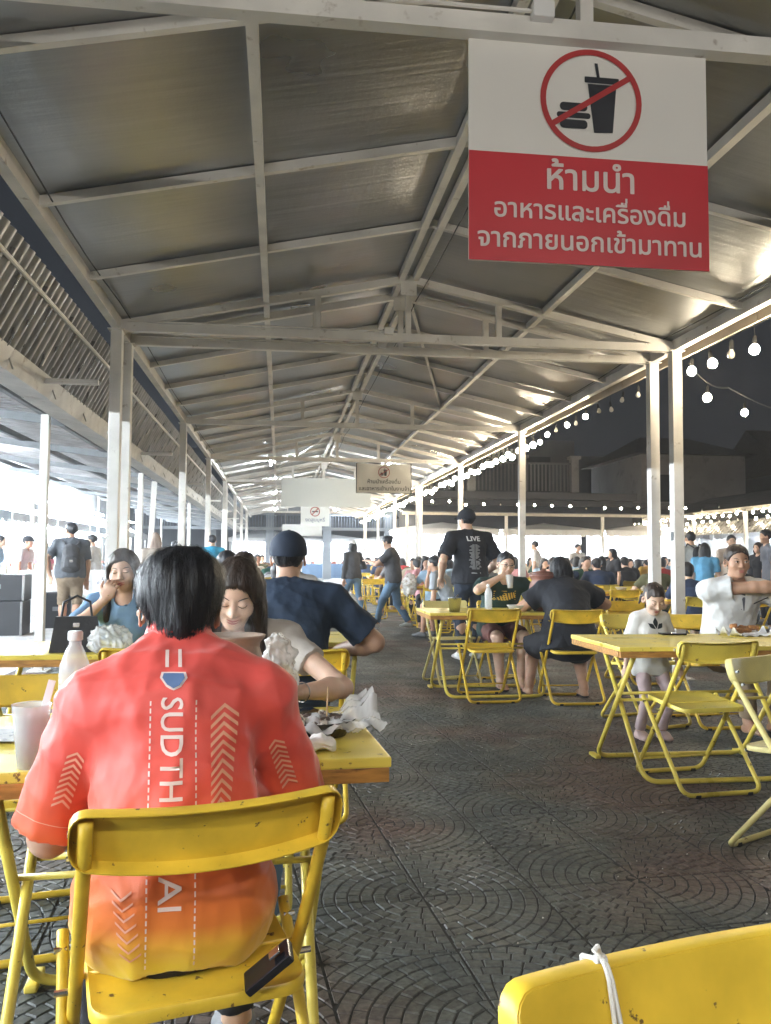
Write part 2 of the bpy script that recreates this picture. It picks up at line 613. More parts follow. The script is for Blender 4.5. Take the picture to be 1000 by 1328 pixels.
def elli(c, r, M=None):
    c = npv(c); r = np.array(r, float)
    M = np.eye(3) if M is None else np.array(M, float)
    def fn(X, Y, Z):
        x, y, z = X - c[0], Y - c[1], Z - c[2]
        q = [(x * M[0, i] + y * M[1, i] + z * M[2, i]) for i in range(3)]
        k0 = np.sqrt((q[0] / r[0]) ** 2 + (q[1] / r[1]) ** 2 + (q[2] / r[2]) ** 2)
        k1 = np.sqrt((q[0] / r[0] ** 2) ** 2 + (q[1] / r[1] ** 2) ** 2 + (q[2] / r[2] ** 2) ** 2)
        return k0 * (k0 - 1) / np.maximum(k1, 1e-6)
    e = np.abs(M) @ r
    return fn, c - e, c + e
def clipped(prim, planes):
    fn, lo, hi = prim
    pl = [(npv(p), npv(n) / np.linalg.norm(npv(n))) for p, n in planes]
    def g(X, Y, Z):
        d = fn(X, Y, Z)
        for p, n in pl:
            d = np.maximum(d, (X - p[0]) * n[0] + (Y - p[1]) * n[1] + (Z - p[2]) * n[2])
        return d
    return g, lo, hi

# ================================================================== THE GROUND
def slab_mesh(a=0.42, ring=0.045, stone=0.058, seed=0, simple=False):
    """one stamped slab: concentric rings of setts about one corner, square outline, joint all round"""
    rg = random.Random(seed)
    b = MB()
    h = 0.0
    b.add([(0, 0, h - .0036), (a, 0, h - .0036), (a, a, h - .0036), (0, a, h - .0036)], [(0, 1, 2, 3)], 1)
    g = 0.005; e = 0.0045
    def clip(poly, lo, hi):
        for ax, val, sgn in ((0, lo, 1), (0, hi, -1), (1, lo, 1), (1, hi, -1)):
            out = []
            for i in range(len(poly)):
                p, q = poly[i], poly[(i + 1) % len(poly)]
                dp = sgn * (p[ax] - val); dq = sgn * (q[ax] - val)
                if dp >= 0: out.append(p)
                if dp * dq < 0:
                    t = dp / (dp - dq)
                    out.append((p[0] + (q[0] - p[0]) * t, p[1] + (q[1] - p[1]) * t))
            poly = out
            if len(poly) < 3: return []
        return poly
    nr = int(a * 1.4143 / ring) + 1
    for k in range(nr):
        r0, r1 = k * ring + g / 2, (k + 1) * ring - g / 2
        rm = (r0 + r1) / 2
        n = max(2, round(rm * math.pi / 2 / stone))
        off = rg.random() * .5
        for i in range(-1, n + 1):
            t0 = (i + off) * (math.pi / 2) / n + g / 2 / rm
            t1 = (i + 1 + off) * (math.pi / 2) / n - g / 2 / rm
            j = [rg.uniform(-.0015, .0015) for _ in range(4)]
            poly = [(r0 * math.cos(t0) + j[0], r0 * math.sin(t0)), (r1 * math.cos(t0), r1 * math.sin(t0) + j[1]),
                    (r1 * math.cos(t1) + j[2], r1 * math.sin(t1)), (r0 * math.cos(t1), r0 * math.sin(t1) + j[3])]
            poly = clip(poly, e, a - e)
            if len(poly) < 3: continue
            ar = abs(sum(poly[m][0] * poly[(m + 1) % len(poly)][1] - poly[(m + 1) % len(poly)][0] * poly[m][1] for m in range(len(poly)))) / 2
            if ar < 1.2e-4: continue
            z = h + rg.uniform(-.0008, .0012)
            if simple:
                b.add([(x, y, z) for x, y in poly], [tuple(range(len(poly)))], 0)
                continue
            cx = sum(p[0] for p in poly) / len(poly); cy = sum(p[1] for p in poly) / len(poly)
            m = len(poly)
            top = [(cx + (x - cx) * .88, cy + (y - cy) * .88, z) for x, y in poly]
            bot = [(x, y, h - .0034) for x, y in poly]
            tx, ty = rg.uniform(-.015, .015), rg.uniform(-.015, .015)
            top = [(x, y, zz + (x - cx) * tx + (y - cy) * ty) for x, y, zz in top]
            b.add(top + bot, [tuple(range(m))] + [(i2, i2 + m, (i2 + 1) % m + m, (i2 + 1) % m) for i2 in range(m)], 0)
    return b.mesh('paving_slab', [STONE, GROUT])

ground = MB().add([(-110, -30, -.012), (120, -30, -.012), (120, 190, -.012), (-110, 190, -.012)], [(0, 1, 2, 3)]).build('ground', FARGROUND)
tag(ground, kind='structure', label='dark stamped concrete pavement of the market square')
pale = MB().add([(-14, -6, .0045), (-2.75, -6, .0045), (-2.75, 48, .0045), (-14, 48, .0045)], [(0, 1, 2, 3)]).build('market_floor', mat('pale_floor', (.42, .41, .4), .6, noise=.12, nscale=2, col2=(.28, .26, .25), c2lo=.52, c2hi=.7, c2scale=3))  # flat sheet, paler than the paving around it
tag(pale, kind='structure', label='pale floor in front of the left stalls')
def build_paving():
    a = 0.42
    ang = R(5.0)
    ca, sa = math.cos(ang), math.sin(ang)
    ms = [slab_mesh(seed=i) for i in range(3)]
    cells = []
    for i in range(-40, 60):
        for j in range(-4, 60):
            # lattice origin chosen so that one joint line passes through the aisle joint of the photograph
            x0, y0 = 0.36 + i * a, j * a
            cx, cy = (x0 + a / 2), (y0 + a / 2)
            wx, wy = cx * ca - cy * sa, cx * sa + cy * ca
            if wy < .3 or wy > 16: continue
            # what the camera can see
            xr = wx * math.cos(.1259) - wy * math.sin(.1259); d = wx * math.sin(.1259) + wy * math.cos(.1259)
            if d < 1.9 or abs(xr) > d * .49 + .5: continue
            cells.append((d, i, j))
    cells.sort()
    rest = {}
    def M(i, j):
        # four neighbouring slabs turn their ring centres towards a shared corner
        fx, fy = i % 2 == 0, j % 2 == 0
        rot = {(True, True): 2, (False, True): 3, (False, False): 0, (True, False): 1}[(fx, fy)]
        x0, y0 = 0.36 + i * a, j * a
        return (Matrix.Rotation(ang, 4, 'Z') @ Matrix.Translation((x0 + a / 2, y0 + a / 2, 0)) @ Matrix.Rotation(rot * math.pi / 2, 4, 'Z') @ Matrix.Translation((-a / 2, -a / 2, 0)))
    for n, (d, i, j) in enumerate(cells):
        if n < 300:
            o = bpy.data.objects.new('paving_slab', ms[(i * 7 + j * 3) % 3])
            link(o, ground)
            o.matrix_world = M(i, j)
        else:
            rest.setdefault(0, []).append((i, j))
    sm = slab_mesh(seed=5, simple=True)
    V = np.array([v.co[:] for v in sm.vertices]); F = [tuple(p.vertices) for p in sm.polygons]; mi = [p.material_index for p in sm.polygons]
    b = MB()
    for i, j in rest.get(0, []):
        m = np.array(M(i, j))
        W = V @ m[:3, :3].T + m[:3, 3]
        b.add(W.tolist(), F, 0)
        b.m[-len(mi):] = mi
    tag(b.build('paving_slab_field', [STONE, GROUT], ground), kind='stuff')
build_paving()

# ================================================================== THE PAVILION
XL, XR, ZE, ZR = -1.566, 4.052, 3.4, 3.997
XM = (XL + XR) / 2
TR = [-1.6, 3.25, 8.115, 8.646, 13.655, 18.49, 23.9, 24.45, 29.4, 34.5, 39.6, 40.1]
Y0, Y1 = -2.0, 45.0
RAF = [.2, 1.9, 3.81, 5.38, 6.79] + [9.9, 11.15, 12.4, 14.87, 16.07, 17.28, 19.84, 21.2, 22.55] + [25.7, 26.9, 28.2, 30.7, 32.0, 33.3, 35.8, 37.1, 38.4, 41.4, 42.7, 44.0]
pav = empty('pavilion', (0, 0, 0), 0, 'long open sided pavilion of white steel posts and trusses under a silver foil roof', 'pavilion')
def zt(x): return ZE + (ZR - ZE) * (1 - abs(x - XM) / (XR - XM))
def truss(y):
    b = MB()
    s = .07
    b.beam((XL, y, ZE), (XR, y, ZE), s, s + .01)
    b.beam((XL, y, ZE + .02), (XM, y, ZR), s * .98, s)
    b.beam((XR, y, ZE + .02), (XM, y, ZR), s * .98, s)
    for x in (XL + (XM - XL) * .68 - .0, XM, XM + (XR - XM) * .33):
        b.beam((x, y, ZE), (x, y, zt(x) - .02), s * .8, s * .8, up=(0, 1, 0))
    for x in (XM,):
        b.box((x, y - .036, ZR - .1), (.16, .008, .14))
    return b.build('truss', STEEL, pav)
for y in TR: truss(y)
def post(x, y, w=.105, top=ZE - .03, mt=STEEL):
    b = MB()
    b.box((x, y, top / 2), (w, w, top), bev=.006)
    b.box((x, y, top - .004), (w + .05, w + .05, .01))
    b.box((x, y, .006), (w + .12, w + .12, .012))
    for dx in (-1, 1):
        for dy in (-1, 1):
            b.lathe([(.008, 0), (.008, .012), (0, .014)], 6, (x + dx * (w / 2 + .035), y + dy * (w / 2 + .035), .012))
    return b.build('post', mt, pav)
for y in TR:
    if y < 3 : continue
    if abs(y - 3.25) < .1: continue
    post(XL, y, .105); post(XR, y, .105)
# half-metre dark scuffs are in the paint material; junction box on one right post
MB().box((XR - .056, 8.115 + .0, 1.45), (.012, .05, .09), bev=.004).build('junction_plate', DARKSTEEL, pav)
def rafter(y):
    for x0, x1 in ((XL, XM), (XM, XR)):
        b = MB(); b.beam((x0, y, zt(x0) + .035), (x1, y, zt(x1) + .035), .045, .06)
        b.build('rafter', STEEL, pav)
for y in RAF: rafter(y)
for x, dz, nm in ((XL, 0.02, 'eave_beam'), (XR, 0.02, 'eave_beam'), ((XL + XM) / 2, .02, 'purlin'), ((XR + XM) / 2, .02, 'purlin'), (XM - .07, .02, 'ridge_beam'), (XM + .07, .02, 'ridge_beam')):
    ys = [Y0] + [t for t in TR if t > Y0] + [Y1]
    b = MB()
    b.beam((x, Y0, zt(x) + dz + .004), (x, Y1, zt(x) + dz + .004), .058 if 'eave' not in nm else .075, .066 if 'eave' not in nm else .11)
    b.build(nm, STEEL, pav)
# diagonal wind bracing seen against the roof
for (xa, ya, xb, yb) in ((XM + .1, 8.7, XM + 1.4, 13.6), (XM - .1, 18.5, XL + 1.4, 23.9)):
    b = MB(); b.beam((xa, ya, zt(xa) + .02), (xb, yb, zt(xb) + .02), .03, .03); b.build('wind_brace', STEEL, pav)

def panel_mesh(seed):
    rg = np.random.default_rng(seed)
    b = MB(); nx, ny = 8, 8
    ph = rg.uniform(0, 6, 4)
    vs = []; 
    for i in range(nx + 1):
        for j in range(ny + 1):
            u, v = i / nx, j / ny
            z = -.008 * math.sin(math.pi * u) * math.sin(math.pi * v) + .0035 * math.sin(v * 9 + ph[0]) * math.sin(u * 3 + ph[1]) + .002 * math.sin(v * 17 + ph[2])
            vs.append((u, v, z))
    fs = [(i * (ny + 1) + j, i * (ny + 1) + j + 1, (i + 1) * (ny + 1) + j + 1, (i + 1) * (ny + 1) + j) for i in range(nx) for j in range(ny)]
    b.add(vs, fs)
    return b.mesh('roof_panel', FOIL, 'full')
PM = [panel_mesh(i) for i in range(4)]
ylist = sorted([y for y in RAF + TR if y not in (8.646, 24.45, 40.1)] + [Y0, Y1])
xq = [XL - .03, (XL + XM) / 2, XM, (XR + XM) / 2, XR + .12]
for a in range(len(ylist) - 1):
    for q in range(4):
        ya, yb = ylist[a], ylist[a + 1]
        if yb - ya < .3: continue
        x0, x1 = xq[q], xq[q + 1]
        za, zb = zt(x0) + .072, zt(x1) + .072
        o = bpy.data.objects.new('roof_panel', PM[(a * 3 + q) % 4])
        link(o, pav)
        sx = math.hypot(x1 - x0, zb - za)
        tl = -math.atan2(zb - za, x1 - x0)
        o.matrix_world = Matrix.Translation((x0, ya, za)) @ Matrix.Rotation(tl, 4, 'Y') @ Matrix.Diagonal((sx, yb - ya, 1, 1))
# weather sheet above the foil so that the roof has thickness
b = MB()
for x0, x1 in ((XL - .05, XM), (XM, XR + .25)):
    b.add([(x0, Y0, zt(x0) + .11), (x1, Y0, zt(x1) + .11), (x1, Y1, zt(x1) + .11), (x0, Y1, zt(x0) + .11)], [(0, 1, 2, 3)])
    b.add([(x0, Y0, zt(x0) + .13), (x1, Y0, zt(x1) + .13), (x1, Y1, zt(x1) + .13), (x0, Y1, zt(x0) + .13)], [(0, 1, 2, 3)])
b.build('weather_sheet', LOWROOF, pav)
# right eave fascia, two lengths of plank per bay
y = Y0
while y < Y1:
    e = min(y + 2.95, Y1)
    MB().box((XR + .16, (y + e) / 2, ZE + .0), (.025, e - y - .012, .13), bev=.004).build('fascia_board', mat('beige_board', (.5, .42, .32), .6, noise=.2, nscale=6, stretch=(1, .3, 1)), pav)
    y = e

for x, z in ((XL + .12, ZE + .09), (XR - .14, ZE + .1), (XM + .16, ZR - .06)):
    pts = []
    for i in range(len(TR) - 2):
        a_, b_ = TR[i + 1], TR[i + 2]
        if b_ - a_ < 1: continue
        for k in range(8):
            t = k / 8; pts.append((x + .01 * math.sin(i * 3 + k), a_ + (b_ - a_) * t, z - .22 * t * (1 - t)))
    MB().tube(pts, .0055, 5).build('electric_cable', RUBBER, pav)
for y in TR[1:4]:
    MB().tube([(XL + .1, y - .05, ZE + .05), (XM - .2, y - .05, ZE + .05)], .009, 6).build('conduit', STEEL, pav)
    MB().box((XM - .2, y - .055, ZE + .05), (.09, .05, .07), bev=.006).build('junction_box', mat('white_plastic', (.8, .8, .8), .4), pav)
# left side: corrugated strip, rail, gutter
def corr_sheet(w, top, bot, pitch=.133, depth=.03):
    """sheet hanging from top=(x,z) to bot=(x,z); ribs run down, profile varies along Y"""
    b = MB()
    ys = []; 
    n = int(round(w / pitch))
    for i in range(n):
        for t, d in ((0, .0), (.12, .0), (.3, .5), (.42, .9), (.52, 1), (.66, 1), (.76, .9), (.88, .45)):
            ys.append((i * pitch + t * pitch, d * depth))
    ys.append((w + .02, 0))
    dx, dz = bot[0] - top[0], bot[1] - top[1]
    L = math.hypot(dx, dz); nx_, nz_ = -dz / L, dx / L
    rows = 5
    vs = []
    for r_ in range(rows):
        t = r_ / (rows - 1)
        for yy, d in ys:
            vs.append((top[0] + dx * t + nx_ * d, yy, top[1] + dz * t + nz_ * d))
    m = len(ys)
    fs = [(r_ * m + i, r_ * m + i + 1, (r_ + 1) * m + i + 1, (r_ + 1) * m + i) for r_ in range(rows - 1) for i in range(m - 1)]
    b.add(vs, fs)
    return b.mesh('corrugated_sheet', GALV, 'full')
sh = corr_sheet(.8, (-1.74, 3.33), (-2.03, 2.76))
y = -1.6
k = 0
while y < Y1:
    o = bpy.data.objects.new('corrugated_sheet', sh); link(o, pav)
    o.location = (random.uniform(-.006, .006), y, 0)
    y += .8; k += 1
b = MB(); b.tube([(-1.79, Y0, 3.17), (-1.79, Y1, 3.17)], .018, 8); b.build('sheet_rail', STEEL, pav)
b = MB()
for y in np.arange(0, Y1, 2.4):
    b.beam((-1.77, y, 3.3), (-2.0, y, 2.8), .03, .02)
b.build('sheet_bracket', STEEL, pav)
gb = MB()
prof = [(-2.0, 2.76), (-2.06, 2.6), (-2.3, 2.615), (-2.36, 2.75), (-2.35, 2.75), (-2.29, 2.625), (-2.065, 2.61), (-2.01, 2.76)]
for yy, s in ((0, 1), (1.19, 1)):
    gb.v += [(x, yy, z) for x, z in prof]
n = len(prof)
gb.f = [tuple((i, (i + 1) % n, (i + 1) % n + n, i + n)) for i in range(n)]; gb.m = [0] * n
gb.box((-2.03, 1.17, 2.68), (.012, .02, .17), rot=(0, R(-20), 0))
gm = gb.mesh('gutter_section', GUTTER)
y = -1.9
while y < Y1:
    o = bpy.data.objects.new('gutter_section', gm); link(o, pav); o.location = (random.uniform(-.004, .004), y, random.uniform(-.004, .004)); y += 1.2
for y in np.arange(1.0, Y1, 5.0):
    MB().box((-1.8, y + 1.4, 2.71), (.45, .05, .04)).build('gutter_bracket', STEEL, pav)

# ------------------------------------------------------------------ low roof on the left
low = empty('low_market_roof', (-3.7, 0, 0), 0, 'low lean-to roof of corrugated sheets beside the left gutter', 'roof')
XA, ZA, XB, ZB = 1.36, 2.8, -2.1, 3.22          # local x
def low_sheet():
    b = MB(); pts = []
    n = 5
    for i in range(n):
        for t, d in ((0, 0), (.4, 0), (.5, .03), (.7, .03), (.8, 0)):
            pts.append((i * .2 + t * .2, d))
    pts.append((1.02, 0))
    vs = [(XA, y, ZA + d) for y, d in pts] + [(XB, y, ZB + d) for y, d in pts]
    m = len(pts)
    b.add(vs, [(i, i + 1, i + 1 + m, i + m) for i in range(m - 1)])
    return b.mesh('roof_sheet', LOWROOF)
lm = low_sheet()
y = -4.0
while y < 46:
    o = bpy.data.objects.new('roof_sheet', lm); link(o, low); o.location = (0, y, random.uniform(0, .006)); y += 1.0
for x in (1.15, .0, -1.9):
    z = ZA + (ZB - ZA) * (XA - x) / (XA - XB) - .06
    b = MB(); b.beam((x, -4, z), (x, 46, z), .06, .08); b.build('roof_beam', DARKSTEEL, low)
for y in np.arange(-3, 46, 3.1):
    b = MB(); b.beam((XA, y, ZA - .13), (XB, y, ZB - .13), .05, .09); b.build('roof_beam', DARKSTEEL, low)
for y in (9.23, 15.4, 23.5, 30.2, 37.0):
    b = MB(); b.box((1.2, y, 1.36), (.085, .085, 2.72), bev=.005); b.box((1.2, y, .006), (.2, .2, .012)); b.build('post', STEEL, low)
b = MB(); b.beam((1.2, 16.3, 0), (1.22, 16.9, 2.7), .1, .07, up=(0, 1, 0)); b.build('leaning_post', STEEL, low)
for y in (6.0, 13.0, 20.0, 27.0, 34.0, 41.0):
    b = MB(); b.box((-1.95, y, 1.55), (.085, .085, 3.1), bev=.005); b.build('post', STEEL, low)

# ------------------------------------------------------------------ lamps
TUBEM = mat('lit_white_tube', (.9, .9, .9), .4, emit=(.86, .94, 1.0), estr=TUBE)
LTUBEM = mat('lit_white_tube_left', (.9, .9, .9), .4, emit=(.84, .93, 1.0), estr=LTUBE)
BTUBEM = mat('lit_white_tube_pavilion', (.9, .9, .9), .4, emit=(1.0, .95, .86), estr=300)
LAMPN = {}
ORDN = 'first second third fourth fifth sixth seventh eighth ninth tenth eleventh twelfth thirteenth fourteenth fifteenth sixteenth'.split()
def tube_lamp(x, y, z, label, along='y', length=1.2, group='white tube lamps of the market', m=None):
    if 'camera' not in label and 'concrete' not in label:
        i = LAMPN.get(label, 0); LAMPN[label] = i + 1
        label = '%s, %s %s' % (label, ORDN[i], 'from the near end' if along == 'y' else 'from the left')
    t = empty('tube_lamp', (x, y, z), 0 if along == 'y' else R(90), label, 'lamp', group)
    b = MB(); b.tube([(0, -length / 2, 0), (0, length / 2, 0)], .016, 8); b.build('tube', m or TUBEM, t, True)
    b = MB(); b.box((0, 0, .035), (.05, length + .06, .03), bev=.004)
    b.box((0, -length / 2 - .01, .01), (.03, .02, .05)); b.box((0, length / 2 + .01, .01), (.03, .02, .05)); b.build('housing', mat('white_plastic', (.8, .8, .8), .4), t)
    return t

VINYL = mat('white_vinyl', (.82, .83, .84), .6, noise=.04, nscale=2)
VINYL2 = mat('pale_blue_vinyl', (.66, .76, .84), .6, noise=.06, nscale=2)
CLOTHW = mat('white_table_cloth', (.75, .75, .74), .8, noise=.05, nscale=4, col2=(.3, .3, .32), c2lo=.6, c2hi=.62, c2scale=9)
CLOTHS = [CLOTHW, mat('pink_cloth', (.65, .35, .38), .8), mat('blue_cloth', (.2, .32, .5), .8), mat('cream_cloth', (.7, .62, .48), .8)]
def stall(x, y, face, w, label, ci=0, vin=VINYL, group=None, lamps=2):
    """canopy stall; local +X is the open front; back wall at -X"""
    t = empty('market_stall', (x, y, 0), face, label, 'market stall', group)
    for sx in (-1.1, 1.1):
        for sy in (-w / 2, w / 2):
            b = MB(); b.box((sx, sy, 1.2), (.04, .04, 2.4)); b.build('post', STEEL, t)
    b = MB()
    n = 10
    top = [(-1.2, -w / 2 - .1, 2.4), (1.2, -w / 2 - .1, 2.4), (1.2, w / 2 + .1, 2.4), (-1.2, w / 2 + .1, 2.4)]
    for dz in (0, .012):
        b.add([(p[0], p[1], p[2] + dz) for p in top] + [(0, 0, (3.05 if x < 0 else 2.7) + dz)], [(0, 1, 4), (1, 2, 4), (2, 3, 4), (3, 0, 4)])
    b.build('canopy', vin, t)
    b = MB()
    pts = []
    segs = 22
    for i in range(segs + 1):
        yy = -w / 2 - .1 + (w + .2) * i / segs
        pts.append((1.21 + .012 * math.sin(i * 1.9), yy))
    for i in range(segs):
        (xa, ya), (xb, yb) = pts[i], pts[i + 1]
        lo = 2.18 - (.05 if i % 2 else 0)
        b.add([(xa, ya, 2.41), (xb, yb, 2.41), (xb, yb, lo), (xa, ya, lo)], [(0, 1, 2, 3)])
        b.add([(xa - .01, ya, 2.41), (xb - .01, yb, 2.41), (xb - .01, yb, lo), (xa - .01, ya, lo)], [(3, 2, 1, 0)])
    b.build('valance', vin, t)
    MB().box((-1.16, 0, 1.25), (.02, w, 2.3)).build('back_wall', vin, t)
    # counter with draped cloth
    b = MB(); b.box((.5, 0, .86), (.7, w * .86, .03), bev=.01); b.build('counter', CLOTHS[ci], t)
    b = MB()
    N = 40
    for i in range(N):
        def pt(i, z): 
            yy = -w * .43 + w * .86 * i / N
            return (.855 + .015 * math.sin(i * 1.3) * (1 - z), yy, z * .84 + .02)
        b.add([pt(i, 0), pt(i + 1, 0), pt(i + 1, 1), pt(i, 1)], [(0, 1, 2, 3)])
        b.add([(p[0] - .008, p[1], p[2]) for p in (pt(i, 0), pt(i + 1, 0), pt(i + 1, 1), pt(i, 1))], [(3, 2, 1, 0)])
    b.build('counter_cloth', CLOTHS[ci], t, 'full')
    # goods on the counter: trays and tubs, one joined mass too small to pick apart
    rg = random.Random(int(x * 10 + y * 7))
    b = MB()
    for i in range(26):
        yy = rg.uniform(-w * .4, w * .4); xx = rg.uniform(.25, .78); hh = rg.uniform(.04, .2)
        if i % 2: b.lathe([(0, 0), (.05, 0), (.06, hh), (.0, hh)], 8, (xx, yy, .875), i % 3)
        else: b.box((xx, yy, .875 + hh / 2), (.14, .2, hh), i % 3, bev=.01)
    o = b.build('goods', [mat('goods_red', (.45, .12, .06), .5), mat('goods_cream', (.6, .5, .35), .5), mat('goods_dark', (.1, .09, .08), .4)], t)
    tag(o, kind='stuff')
    return t
def place_stall(x, y, left, w, label, ci, vin=VINYL, group=None, zl=2.3):
    face = 0 if left else math.pi
    stall(x, y, face, w, label, ci, vin, group)
LG = 'food stalls along the left side'
for i, y in enumerate((-6.5, -2.0, 2.6, 7.2, 11.8, 16.4, 21.0, 25.6, 30.2, 34.8, 39.4, 44.0)):
    lab = ['white canopy food stall with a %s cloth, number %s along the bright left side' % (['speckled white', 'pink', 'blue', 'cream'][i % 4], w_) for w_ in ('one',)][0]
    if i < 3: continue
    place_stall(-8.3, y, True, 4.3, 'overexposed white canopy food stall on the far left behind the %s' % (['', '', '', 'nearest post', 'backpack man', 'second left post pair', 'woman in the headscarf', 'blue shirted man', 'third left post', 'fourth left post', 'fifth left post', 'last left posts'][i]), i % 4, VINYL if i % 3 else VINYL2, LG)
for i, y in enumerate((-4.5, -1.2, 2.2, 6.0, 9.6, 13.2, 16.8, 20.4, 24.0, 27.6, 31.2, 34.8, 38.4, 42.0)):
    tube_lamp(-7.35, y, 2.95, 'white tube lamp hanging over the left stall fronts', length=2.4, m=LTUBEM)
    if i > 2: tube_lamp(-8.9, y + 1.2, 2.3, 'white tube lamp hanging inside the left stalls', length=2.4, m=LTUBEM)
# white canvas backdrop added behind the stalls so that side blows out
for i in range(8):
    y = -3 + i * 7.0
    t = empty('glare_backdrop', (-9.7, y + 3.5, 0), 0, 'tall white backdrop added for glare behind the left stalls, %s panel from the camera' % ['first', 'second', 'third', 'fourth', 'fifth', 'sixth', 'seventh', 'eighth'][i], 'glare backdrop', 'white backdrops added for glare behind the left stalls')
    b = MB(); n = 30
    vs = []
    for k in range(n + 1):
        yy = -3.48 + 6.96 * k / n
        for z in (0.05, 1.6, 3.2, 4.7): vs.append((.05 * math.sin(k * 1.1 + z), yy, z))
    b.add(vs, [(k * 4 + j, k * 4 + 4 + j, k * 4 + 5 + j, k * 4 + 1 + j) for k in range(n) for j in range(3)])
    b.build('canvas', VINYL, t, 'full')
    for yy in (-3.45, 3.45): MB().box((-.06, yy, 2.36), (.05, .05, 4.72)).build('pole', STEEL, t)
for i, y in enumerate((21.2, 26.3, 31.4, 36.5, 41.6)):
    for s in (-1, 1):
        tube_lamp(XM + s * 1.5, y, 3.62, 'white tube lamp, %s half of far pavilion roof' % ('left' if s < 0 else 'right'), 'y', 1.2)
for i, (x, y) in enumerate(((-.6, -1.3), (2.6, -1.3))):
    tube_lamp(x, y, 3.1, 'white tube lamp under the pavilion roof behind the camera, %s one' % ['left', 'right'][i], 'x', 1.2, m=BTUBEM)

# ================================================================== RIGHT SIDE OF THE SQUARE
RG_ = 'food stalls under the right canopy'
for i, y in enumerate((14.0, 18.6, 23.2, 27.8, 32.4, 37.0, 41.6)):
    place_stall(20.2, y, False, 4.3, 'bright food stall under the right awning, %s from the near end' % (['first', 'second', 'third', 'fourth', 'fifth', 'sixth', 'seventh'][i]), (i + 2) % 4, VINYL, RG_)
    for k in (-1.1, 1.1):
        tube_lamp(20.7, y + k, 2.3, 'white tube lamp under the right awning', length=1.5, m=LTUBEM)
for i, x in enumerate((6.6, 10.9, 15.2)):
    stall(x, 33.6, -math.pi / 2, 4.0, 'bright white stall in front of the dark house, %s of three' % ['left', 'middle', 'right'][i], i, VINYL, 'white stalls in front of the dark house')
    for k in (-1, 1): tube_lamp(x + k, 34.1, 2.3, 'white tube lamp in front of the dark house', 'x', 1.5, m=LTUBEM)
cc = empty('cross_canopy', (11, 31.8, 0), 0, 'low dark sheet canopy in front of the dark house joining the right canopy', 'canopy')
b = MB(); b.add([(-6.5, -1.2, 2.95), (5.2, -1.2, 2.95), (5.2, 3.2, 3.5), (-6.5, 3.2, 3.5), (-6.5, -1.2, 2.98), (5.2, -1.2, 2.98), (5.2, 3.2, 3.53), (-6.5, 3.2, 3.53)], [(3, 2, 1, 0), (4, 5, 6, 7), (0, 1, 5, 4), (1, 2, 6, 5), (2, 3, 7, 6), (3, 0, 4, 7)])
b.build('roof_slope', DARKSTEEL, cc)
for x in (-6.3, -2.5, 1.3, 5.0): MB().box((x, -1.1, 1.47), (.1, .1, 2.94)).build('post', STEEL, cc)
for k in range(4):
    o = bpy.data.objects.new('awning_sheet', 'AM') if False else None
MB().box((-.65, -1.2, 2.9), (11.7, .08, .1)).build('eave_beam', mat('cream_steel', (.5, .47, .4), .5, noise=.1), cc)

rc = empty('right_canopy', (16, 30, 0), 0, 'long low canopy with dark sheet roof and corrugated awning on the right side', 'canopy')
b = MB()
for dz in (0, .02):
    b.add([(0, -20, 3.08 + dz), (3.0, -20, 3.95 + dz), (3.0, 16, 3.95 + dz), (0, 16, 3.08 + dz)], [(0, 1, 2, 3)])
b.build('roof_slope', mat('dark_roof_sheet', (.1, .095, .09), .6, noise=.3, nscale=2), rc)
b = MB(); b.add([(3.0, -20, 3.95), (6.5, -20, 3.0), (6.5, 16, 3.0), (3.0, 16, 3.95)], [(0, 1, 2, 3)]); b.build('back_slope', DARKSTEEL, rc)
b = MB(); b.box((0.0, -2, 3.0), (.1, 36, .14)); b.build('eave_beam', mat('cream_steel', (.5, .47, .4), .5, noise=.1), rc)
aw = MB()
pts = []
for i in range(12):
    for t, d in ((0, 0), (.45, 0), (.55, .03), (.8, .03)):
        pts.append((i * .25 + t * .25, d))
pts.append((3.0, 0))
vs = [(.9 - d, y, 2.72) for y, d in pts] + [(.35 - d, y, 2.2) for y, d in pts]
m_ = len(pts)
aw.add(vs, [(i, i + 1, i + 1 + m_, i + m_) for i in range(m_ - 1)])
am = aw.mesh('awning_sheet', GALV)
for k in range(2):
    o = bpy.data.objects.new('awning_sheet', am); link(o, cc); o.matrix_world = Matrix.Translation((13.2 + k * 3.0 - 1.6, 30.9, -.04)) @ Matrix.Rotation(R(90), 4, 'Z') @ Matrix.Translation((0, -3, 0))
for k in range(12):
    o = bpy.data.objects.new('awning_sheet', am); link(o, rc); o.location = (0, -20 + k * 3.0, 0)
for y in np.arange(-17.5, 16, 4.9):
    MB().box((.1, y, 1.5), (.11, .11, 3.0), bev=.006).build('post', STEEL, rc)
for y in np.arange(-19, 16, 2.45):
    b = MB(); b.beam((.02, y, 3.0), (3.0, y, 3.85), .05, .08); b.build('rafter', STEEL, rc)

